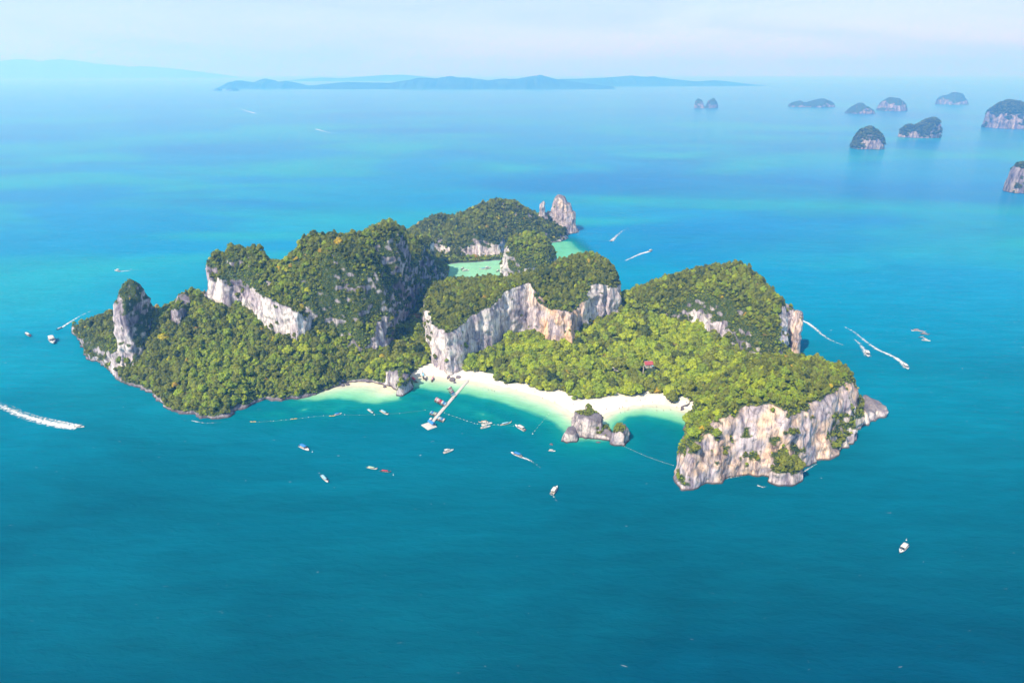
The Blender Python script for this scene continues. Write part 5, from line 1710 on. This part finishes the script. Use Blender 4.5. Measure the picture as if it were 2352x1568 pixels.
rh = 1.1
for x in (-pw * 0.34, pw * 0.34):
    rows.append([Vector((x, pl_ * 0.08, 3.0)), Vector((x, pl_ * 0.27, 3.0 + rh)), Vector((x, pl_ * 0.48, 3.0)), Vector((x, pl_ * 0.48, 2.85)), Vector((x, pl_ * 0.27, 2.85 + rh)), Vector((x, pl_ * 0.08, 2.85))])
loft(bm, rows)
bm_obj('roof', bm, MAT['blue'], pf)
for x in (-0.32, 0.32):
    for y in (0.11, 0.45):
        bm = bmesh.new(); tube(bm, (x * pw, y * pl_, 0.5), (x * pw, y * pl_, 3.0), 0.08); bm_obj('roof_post', bm, MAT['steel'], pf)

# ------------------------------------------------------------------ buoy lines
bm = bmesh.new(); bmesh.ops.create_uvsphere(bm, u_segments=8, v_segments=6, radius=0.28)
BUOY = bpy.data.meshes.new('buoy'); bm.to_mesh(BUOY); bm.free(); BUOY.materials.append(MAT['buoy'])
BUOY_Y = BUOY.copy(); BUOY_Y.materials.clear(); BUOY_Y.materials.append(MAT['yellow'])


def buoy_line(pts, label, sizes=None, yellow=()):
    w = [Vector((*Q(*p), 0.05)) for p in pts]
    root = bpy.data.objects.new('buoy_line', None); COL.objects.link(root)
    root.location = w[0]
    tag(root, label, 'buoys')
    for i, p in enumerate(w):
        o = link('buoy', BUOY_Y if i in yellow else BUOY, root)
        o.location = p - w[0]
        s = sizes[i % len(sizes)] if sizes else 1.0
        o.scale = (s, s, s * 0.9)
    bm = bmesh.new()
    for a, b in zip(w[:-1], w[1:]):
        tube(bm, a - w[0] - Vector((0, 0, 0.03)), b - w[0] - Vector((0, 0, 0.03)), 0.025, None, 4)
    bm_obj('rope', bm, MAT['rope'], root)


def zb(u, v): return (1100 + u / 9.8, 1020 + v / 9.8)
def z5(u, v): return (1000 + u / 3.136, 880 + v / 3.136)
def z6(u, v): return (600 + u / 3.36, 880 + v / 3.36)


buoy_line([zb(*p) for p in [(105, 110), (215, 155), (310, 188), (408, 218), (488, 250), (580, 280), (660, 312), (758, 338), (840, 368), (912, 385), (1320, 402), (1420, 402), (1800, 437)]],
          'line of white buoys from the pier past the two cabin cruisers', [1.1, 1.4, 0.9, 1.1, 1.0])
buoy_line([z5(*p) for p in [(1195, 448), (1180, 465), (1165, 485), (1150, 500), (1130, 525), (1115, 545), (1090, 570), (1075, 590), (1055, 615), (1040, 640)]],
          'short line of small buoys running out from the beach left of the sea stack', [0.8, 0.6, 1.0])
buoy_line([z5(1758 + (2140 - 1758) * t, 737 + (885 - 737) * t + 10 * math.sin(math.pi * t)) for t in np.linspace(0, 1, 24)],
          'dense line of pale buoys between the sea stack and the right headland', [0.7, 0.5, 0.6, 0.9, 0.5])
buoy_line([z6(*p) for p in [(95, 585), (130, 585), (162, 585), (258, 578), (280, 577), (345, 570), (385, 567), (425, 562), (460, 560), (525, 553), (575, 545), (620, 540), (700, 532), (878, 524), (1000, 526), (1340, 512), (1555, 485)]],
          'broken line of yellow and white buoys off the wooded left slope', [0.9, 1.1, 0.8], (0, 1, 2, 3, 8))
for (p, lab) in [((2264.8, 1349), 'single mooring buoy above the white boat in the lower right corner'), ((780.5, 1129), 'single mooring buoy off the bow of the blue-roofed speedboat'), ((983, 1186.5), 'single mooring buoy right of the red boat'),
                 ((1331, 1083.8), 'single bright buoy right of the moored speedboat'), ((935.5, 1036.3), 'single mooring buoy between the pair of boats off the cove')]:
    root = bpy.data.objects.new('mooring_buoy', None); COL.objects.link(root); root.location = (*Q(*p), 0.1)
    tag(root, lab, 'buoy')
    o = link('float', BUOY, root); o.scale = (1.5, 1.5, 1.2)
    bm = bmesh.new(); tube(bm, (0, 0, 0.4), (0, 0, 1.4), 0.1); bm_obj('ring_post', bm, MAT['steel'], root)
# yellow kayaks
def kayak(sp, ang, lab):
    root = bpy.data.objects.new('kayak', None); COL.objects.link(root); root.location = (*Q(*sp), 0.1); root.rotation_euler = (0, 0, ang)
    tag(root, lab, 'kayak', 'yellow kayaks')
    rows = []
    for k in range(9):
        t = k / 8; x = -2.6 + 5.2 * t; b = 0.55 * math.sin(math.pi * (0.06 + 0.88 * t))
        rows.append([Vector((x, -b, 0.2)), Vector((x, 0, 0.32)), Vector((x, b, 0.2)), Vector((x, b * 0.5, -0.1)), Vector((x, -b * 0.5, -0.1))])
    bm = bmesh.new(); loft(bm, rows); bm_obj('hull', bm, MAT['yellow'], root, True)
    bm = bmesh.new(); box(bm, (-0.3, 0, 0.33), (1.2, 0.5, 0.1)); bm_obj('seat', bm, MAT['engine'], root)


kayak((830, 1039.2), 0.1, 'yellow kayak tied behind the small speedboat on the left buoy line')
kayak((632.5, 1053.6), 0.05, 'yellow kayak at the left end of the left buoy line')
kayak((735, 1046.5), 0.2, 'yellow kayak in the middle of the left buoy line')

# ------------------------------------------------------------------ houses in the wood
def house(px, py, w, d, h, rh, ang, roofm, label, porch=False):
    z = float(sample2(HM, np.array([U(px, py, 6)[0]]), np.array([U(px, py, 6)[1]]))[0])
    x, y = U(px, py, z + h)
    root = bpy.data.objects.new('house', None); COL.objects.link(root); root.location = (x, y, z); root.rotation_euler = (0, 0, ang)
    tag(root, label, 'house')
    bm = bmesh.new(); box(bm, (0, 0, h / 2 - 0.4), (w, d, h + 0.8)); bm_obj('wall', bm, MAT['wall'], root)
    rf = bpy.data.objects.new('roof', None); COL.objects.link(rf); rf.parent = root
    for s_ in (-1, 1):
        bm = bmesh.new()
        n = 9
        for i in range(n):
            x0 = -w / 2 - 0.6 + (w + 1.2) * i / n; x1 = x0 + (w + 1.2) / n - 0.03
            a = [Vector((x0, 0, h + rh)), Vector((x1, 0, h + rh)), Vector((x1, s_ * (d / 2 + 0.7), h - 0.1)), Vector((x0, s_ * (d / 2 + 0.7), h - 0.1))]
            v = [bm.verts.new(q) for q in a] + [bm.verts.new(q - Vector((0, 0, 0.14))) for q in a]
            for f in ((0, 1, 2, 3), (7, 6, 5, 4), (0, 4, 5, 1), (1, 5, 6, 2), (2, 6, 7, 3), (3, 7, 4, 0)):
                bm.faces.new([v[q] for q in f])
        bm_obj('roof_slope', bm, MAT[roofm], rf)
    bm = bmesh.new(); tube(bm, (-w / 2 - 0.6, 0, h + rh + 0.03), (w / 2 + 0.6, 0, h + rh + 0.03), 0.15); bm_obj('ridge', bm, MAT['roof_white'], rf)
    bm = bmesh.new(); box(bm, (0, -d / 2 - 0.03, 1.05), (0.9, 0.1, 2.1)); bm_obj('door', bm, MAT['door'], root)
    for x_ in (-w * 0.3, w * 0.3):
        bm = bmesh.new(); box(bm, (x_, -d / 2 - 0.03, 1.6), (1.0, 0.1, 0.9)); wd = bm_obj('window', bm, MAT['roof_white'], root)
        bm = bmesh.new(); box(bm, (x_, -d / 2 - 0.06, 1.6), (0.8, 0.1, 0.7)); bm_obj('pane', bm, MAT['glass'], wd)
    if porch:
        bm = bmesh.new(); box(bm, (w * 0.42, -d / 2 - 1.6, 2.5), (2.6, 2.2, 0.12)); bm_obj('porch_roof', bm, MAT['light_blue'], root)
        for x_ in (-1, 1):
            bm = bmesh.new(); tube(bm, (w * 0.42 + x_, -d / 2 - 2.4, -0.3), (w * 0.42 + x_, -d / 2 - 2.4, 2.5), 0.07); bm_obj('porch_post', bm, MAT['wall'], root)
    return x, y


HOUSE_SPOTS = [house(1489, 834, 7.4, 6.4, 3.4, 2.2, 0.12, 'roof_red', 'small white house with a dark red roof among the trees behind the beach', True),
               house(1415, 843, 5.2, 4.2, 3.0, 1.0, -0.2, 'roof_white', 'low white-roofed hut half hidden by trees left of the red-roofed house')]
tz = float(sample2(HM, np.array([U(1476, 862, 6)[0]]), np.array([U(1476, 862, 6)[1]]))[0])
bt = bpy.data.objects.new('bare_tree', None); COL.objects.link(bt); bt.location = (*U(1476, 866, tz), tz)
tag(bt, 'pale bare tree trunk standing in front of the red-roofed house', 'tree')
bm = bmesh.new(); tube(bm, (0, 0, -1), (0.1, 0, 7), 0.45, 0.35, 8); tube(bm, (0.1, 0, 7), (0.3, 0.1, 12), 0.35, 0.14, 8)
bm_obj('trunk', bm, M_PALE_BARK, bt)
for q in range(5):
    a_ = q * 1.3
    bm = bmesh.new(); tube(bm, (0.15, 0, 7.5 + 0.8 * q), (math.cos(a_) * 1.6, math.sin(a_) * 1.6, 9.0 + 0.9 * q), 0.13, 0.05); bm_obj('branch', bm, M_PALE_BARK, bt)


# ------------------------------------------------------------------ people
def person_mesh(seed, stride):
    V = [(0, 0, 0.95), (0, 0, 1.2), (0, 0, 1.42), (0, 0, 1.52), (0, 0, 1.66),
         (-0.2, 0, 1.4), (-0.27, -0.03, 1.12), (-0.28, 0.06, 0.88), (0.2, 0, 1.4), (0.27, 0.04, 1.12), (0.28, 0.14, 0.9),
         (-0.1, 0, 0.9), (-0.11, stride, 0.5), (-0.11, stride * 0.6 - 0.02, 0.08), (-0.11, stride * 0.6 + 0.14, 0.03),
         (0.1, 0, 0.9), (0.11, -stride, 0.5), (0.11, -stride * 1.6, 0.1), (0.11, -stride * 1.6 + 0.14, 0.03)]
    E = [(0, 1), (1, 2), (2, 3), (3, 4), (2, 5), (5, 6), (6, 7), (2, 8), (8, 9), (9, 10), (0, 11), (11, 12), (12, 13), (13, 14), (0, 15), (15, 16), (16, 17), (17, 18)]
    Rr = [0.15, 0.15, 0.15, 0.055, 0.11, 0.07, 0.05, 0.04, 0.07, 0.05, 0.04, 0.1, 0.07, 0.05, 0.04, 0.1, 0.07, 0.05, 0.04]
    me = bpy.data.meshes.new('person'); me.from_pydata(V, E, [])
    o = bpy.data.objects.new('person_tmp', me); COL.objects.link(o)
    md = o.modifiers.new('skin', 'SKIN')
    for i, sv_ in enumerate(me.skin_vertices[0].data):
        sv_.radius = (Rr[i], Rr[i]); sv_.use_root = (i == 0)
    o.modifiers.new('sub', 'SUBSURF').levels = 1
    dg = bpy.context.evaluated_depsgraph_get()
    out = bpy.data.meshes.new_from_object(o.evaluated_get(dg))
    bpy.data.objects.remove(o)
    return out


SKIN = simple_mat('skin', (0.36, 0.22, 0.15), 0.6, 0.1, 3.0)
CLOTH = [simple_mat('cloth_dark', (0.03, 0.035, 0.06), 0.9, 0.2, 5.0), simple_mat('cloth_red', (0.30, 0.04, 0.04), 0.9, 0.2, 5.0), simple_mat('cloth_blue', (0.05, 0.10, 0.28), 0.9, 0.2, 5.0), simple_mat('cloth_orange', (0.45, 0.15, 0.03), 0.9, 0.2, 5.0)]
PM = []
for si, st_ in enumerate((0.02, 0.16)):
    base_me = person_mesh(si, st_)
    for cm in CLOTH:
        m_ = base_me.copy(); m_.materials.clear(); m_.materials.append(SKIN); m_.materials.append(cm)
        zz = np.array([p.center.z for p in m_.polygons]); xx = np.abs(np.array([p.center.x for p in m_.polygons]))
        m_.polygons.foreach_set('material_index', ((zz > 0.62) & (zz < 1.46) & (xx < 0.24)).astype(np.int32))
        m_.polygons.foreach_set('use_smooth', np.ones(len(m_.polygons), bool))
        PM.append(m_)
bvh_b = BVHTree.FromObject(beach, bpy.context.evaluated_depsgraph_get())
CN = ['dark', 'red', 'blue', 'orange']
spots = [(1400 + u / 6.533, 960 + v / 6.533) for u, v in [(1070, 285), (1640, 245), (1310, 280), (1385, 265), (965, 395), (1015, 375), (1120, 385), (1105, 415), (980, 455), (1055, 440), (755, 415), (1350, 350), (1575, 360), (1685, 425),
                                                              (1800, 410), (2060, 318), (2105, 325), (1575, 425), (215, 345), (550, 345), (1500, 300), (1900, 370)]]
spots += [(1000 + u / 2.614, 480 + v / 2.614) for u, v in [(575, 1290), (600, 1295), (615, 1300), (560, 1215), (475, 1205), (640, 1225), (700, 1265), (760, 1290), (520, 1235), (880, 1310), (930, 1345), (1010, 1370)]]
rp = random.Random(4)
for i, sp in enumerate(spots):
    x, y = Q(*sp, 0.8)
    hit = bvh_b.ray_cast(Vector((x, y, 30)), Vector((0, 0, -1)))
    z = hit[0].z if hit[0] is not None else 0.0
    c = i % 4
    o = link('person', PM[(i % 2) * 4 + c])
    o.location = (x, y, max(z, -0.35)); o.rotation_euler = (0, 0, rp.uniform(0, 6.28)); o.scale = (1.05, 1.05, 1.05)
    side = 'right half' if sp[0] > 1470 else ('middle' if sp[0] > 1250 else 'left half')
    tag(o, f'tiny person in {CN[c]} clothes on the {side} of the beach', 'person', f'people in {CN[c]} on the {side} of the beach')


# ------------------------------------------------------------------ wakes and surf
def foam_mat():
    m, nt, b = new_mat('foam')
    k = nt.links.new
    al = N(nt, 'ShaderNodeAttribute', attribute_name='along'); ac = N(nt, 'ShaderNodeAttribute', attribute_name='across'); ds = N(nt, 'ShaderNodeAttribute', attribute_name='dense')
    geo = N(nt, 'ShaderNodeNewGeometry')
    n1 = N(nt, 'ShaderNodeTexNoise', Scale=0.33, Detail=6.0, Roughness=0.72, Distortion=0.9)
    k(geo.outputs['Position'], n1.inputs['Vector'])
    edge = math_n(nt, 'ABSOLUTE', ac.outputs['Fac'])
    core = map_range(nt, edge.outputs['Value'], 0.0, 1.0, 0.20, -0.24)
    fade = map_range(nt, al.outputs['Fac'], 0.0, 1.0, 0.10, -0.26)
    nn = map_range(nt, n1.outputs['Fac'], 0.25, 0.75, 0.08, 0.92)
    t1 = math_n(nt, 'ADD', nn.outputs['Result'], core.outputs['Result'])
    t2 = math_n(nt, 'ADD', t1.outputs['Value'], fade.outputs['Result'])
    t3 = math_n(nt, 'ADD', t2.outputs['Value'], ds.outputs['Fac'])
    a = map_range(nt, t3.outputs['Value'], 0.46, 0.80, 0.0, 0.92)
    b.inputs['Base Color'].default_value = (0.60, 0.64, 0.66, 1)
    b.inputs['Roughness'].default_value = 0.9
    k(a.outputs['Result'], b.inputs['Alpha'])
    return m


M_FOAM = foam_mat()


def wake(pts, w0, w1, label, dense=0.0, name='wake', src=True):
    """Foam ribbon on the water: pts from the boat backwards, half width w0 to w1 in metres."""
    P = [Vector((*(Q(*p) if src else U(*p)), 0)) for p in pts]
    # resample
    seg_l = [(b - a).length for a, b in zip(P[:-1], P[1:])]
    tot = sum(seg_l); n = max(12, int(tot / 1.5))
    C = []
    for i in range(n + 1):
        s = tot * i / n
        for a, b, l in zip(P[:-1], P[1:], seg_l):
            if s <= l or b is P[-1]:
                C.append(a.lerp(b, min(1, s / l))); break
            s -= l
    for _ in range(6):
        C = [C[0]] + [(C[i - 1] + C[i] * 2 + C[i + 1]) / 4 for i in range(1, n)] + [C[-1]]
    m = 9
    V, AL, AC = [], [], []
    for i, c in enumerate(C):
        d = (C[min(n, i + 1)] - C[max(0, i - 1)]).normalized(); nrm = Vector((-d.y, d.x, 0))
        t = i / n
        w = w0 + (w1 - w0) * t
        for j in range(m):
            v = -1 + 2 * j / (m - 1)
            q = c + nrm * v * w
            V.append((q.x, q.y, 0.06 + 0.16 * (1 - v * v) * (1 - t))); AL.append(t); AC.append(v)
    ids = np.arange((n + 1) * m).reshape(n + 1, m)
    F = np.stack([ids[:-1, :-1], ids[1:, :-1], ids[1:, 1:], ids[:-1, 1:]], -1).reshape(-1, 4)
    me = mesh_np(name, V, F, [M_FOAM], smooth=True)
    attr(me, 'along', AL); attr(me, 'across', AC); attr(me, 'dense', np.full(len(V), dense))
    o = link(name, me)
    return tag(o, label, None, None, 'stuff')


def zh(u, v): return (u / 4.61, 760 + v / 4.61)
def ze(u, v): return (2000 + u / 6.533, 760 + v / 6.533)
def zd(u, v): return (1260 + u / 9.225, 1080 + v / 9.225)


wake([zh(900, 1415), zh(700, 1395), zh(500, 1355), zh(300, 1295), zh(120, 1225), zh(0, 1165), zh(-160, 1080)], 4.6, 4.6, 'thick white wake sweeping in from the left edge', 0.18)
wake([zh(930, 1400), zh(800, 1370), zh(620, 1335), zh(420, 1285), zh(250, 1230), zh(100, 1155)], 1.4, 3.0, 'broken side wave above the thick white wake at the left edge', 0.0)
wake([zh(690, 282), zh(800, 210), zh(930, 130), zh(1070, 70)], 2.0, 1.6, 'thin straight wake off the island tip', 0.12)
wake([(299, 678.6), (330, 675.5), (360, 671)], 2.4, 2.0, 'faint wake behind the pillar', 0.0)
wake([(637, 283.5), (618, 278), (600, 272.5)], 10, 6, 'bright far wake on the pale water, the left one', 0.22)
wake([(791, 323.4), (808, 328), (830, 334)], 8, 6, 'bright far wake on the pale water, the right one', 0.16)
wake([(1527.5, 603), (1540, 590), (1556, 577), (1572, 570)], 5.0, 4.0, 'pale wake pointing at the lagoon mouth', 0.02)
wake([(1624, 628), (1605, 633), (1592, 638), (1575, 646), (1560, 652)], 3.4, 3.2, 'wake of the speedboat behind the middle cliffs', 0.16)
wake([ze(30, 268), ze(130, 310), ze(240, 395), ze(350, 495), ze(470, 575), ze(590, 625), ze(690, 665)], 2.6, 3.0, 'wake trailing out from behind the right sea pillar', 0.12)
wake([ze(1100, 850), ze(1040, 740), ze(960, 640), ze(880, 570)], 3.6, 3.0, 'short double wake on the right', 0.12)
wake([ze(1740, 1045), ze(1640, 930), ze(1530, 860), ze(1400, 800), ze(1260, 745), ze(1130, 650), ze(1000, 555), ze(880, 450), ze(720, 370)], 3.2, 2.6, 'long curved wake on the right', 0.12)
wake([zd(385, 570), zd(500, 600), zd(620, 655), zd(740, 745), zd(830, 810)], 1.5, 1.8, 'curling wake of the speedboat in the bay', 0.04)
wake([zd(1110, 1440), zd(1150, 1500), zd(1230, 1600), zd(1330, 1660)], 1.0, 2.4, 'faint wake behind the speedboat lowest in the bay', -0.12)
wake([(1640, 1104), (1680, 1096), (1720, 1090), (1752, 1094)], 1.5, 1.5, 'thin line of surf at the foot of the headland cliff', -0.02, 'surf', False)
wake([(1740, 1114), (1752, 1119), (1760, 1116)], 1.8, 1.8, 'patch of surf beside the rock ledge under the headland', 0.02, 'surf', False)
wake([(1838, 1088), (1860, 1074), (1885, 1060)], 1.3, 1.3, 'surf right of the rock ledge under the headland', -0.04, 'surf', False)
wake([(1318, 532), (1330, 530), (1326, 541)], 3, 3, 'surf round the sea tower at the back', 0.0, 'surf', False)
wake([(440, 966), (470, 972), (520, 969)], 1.0, 1.0, 'surf at the lowest point of the left slope', -0.06, 'surf', False)
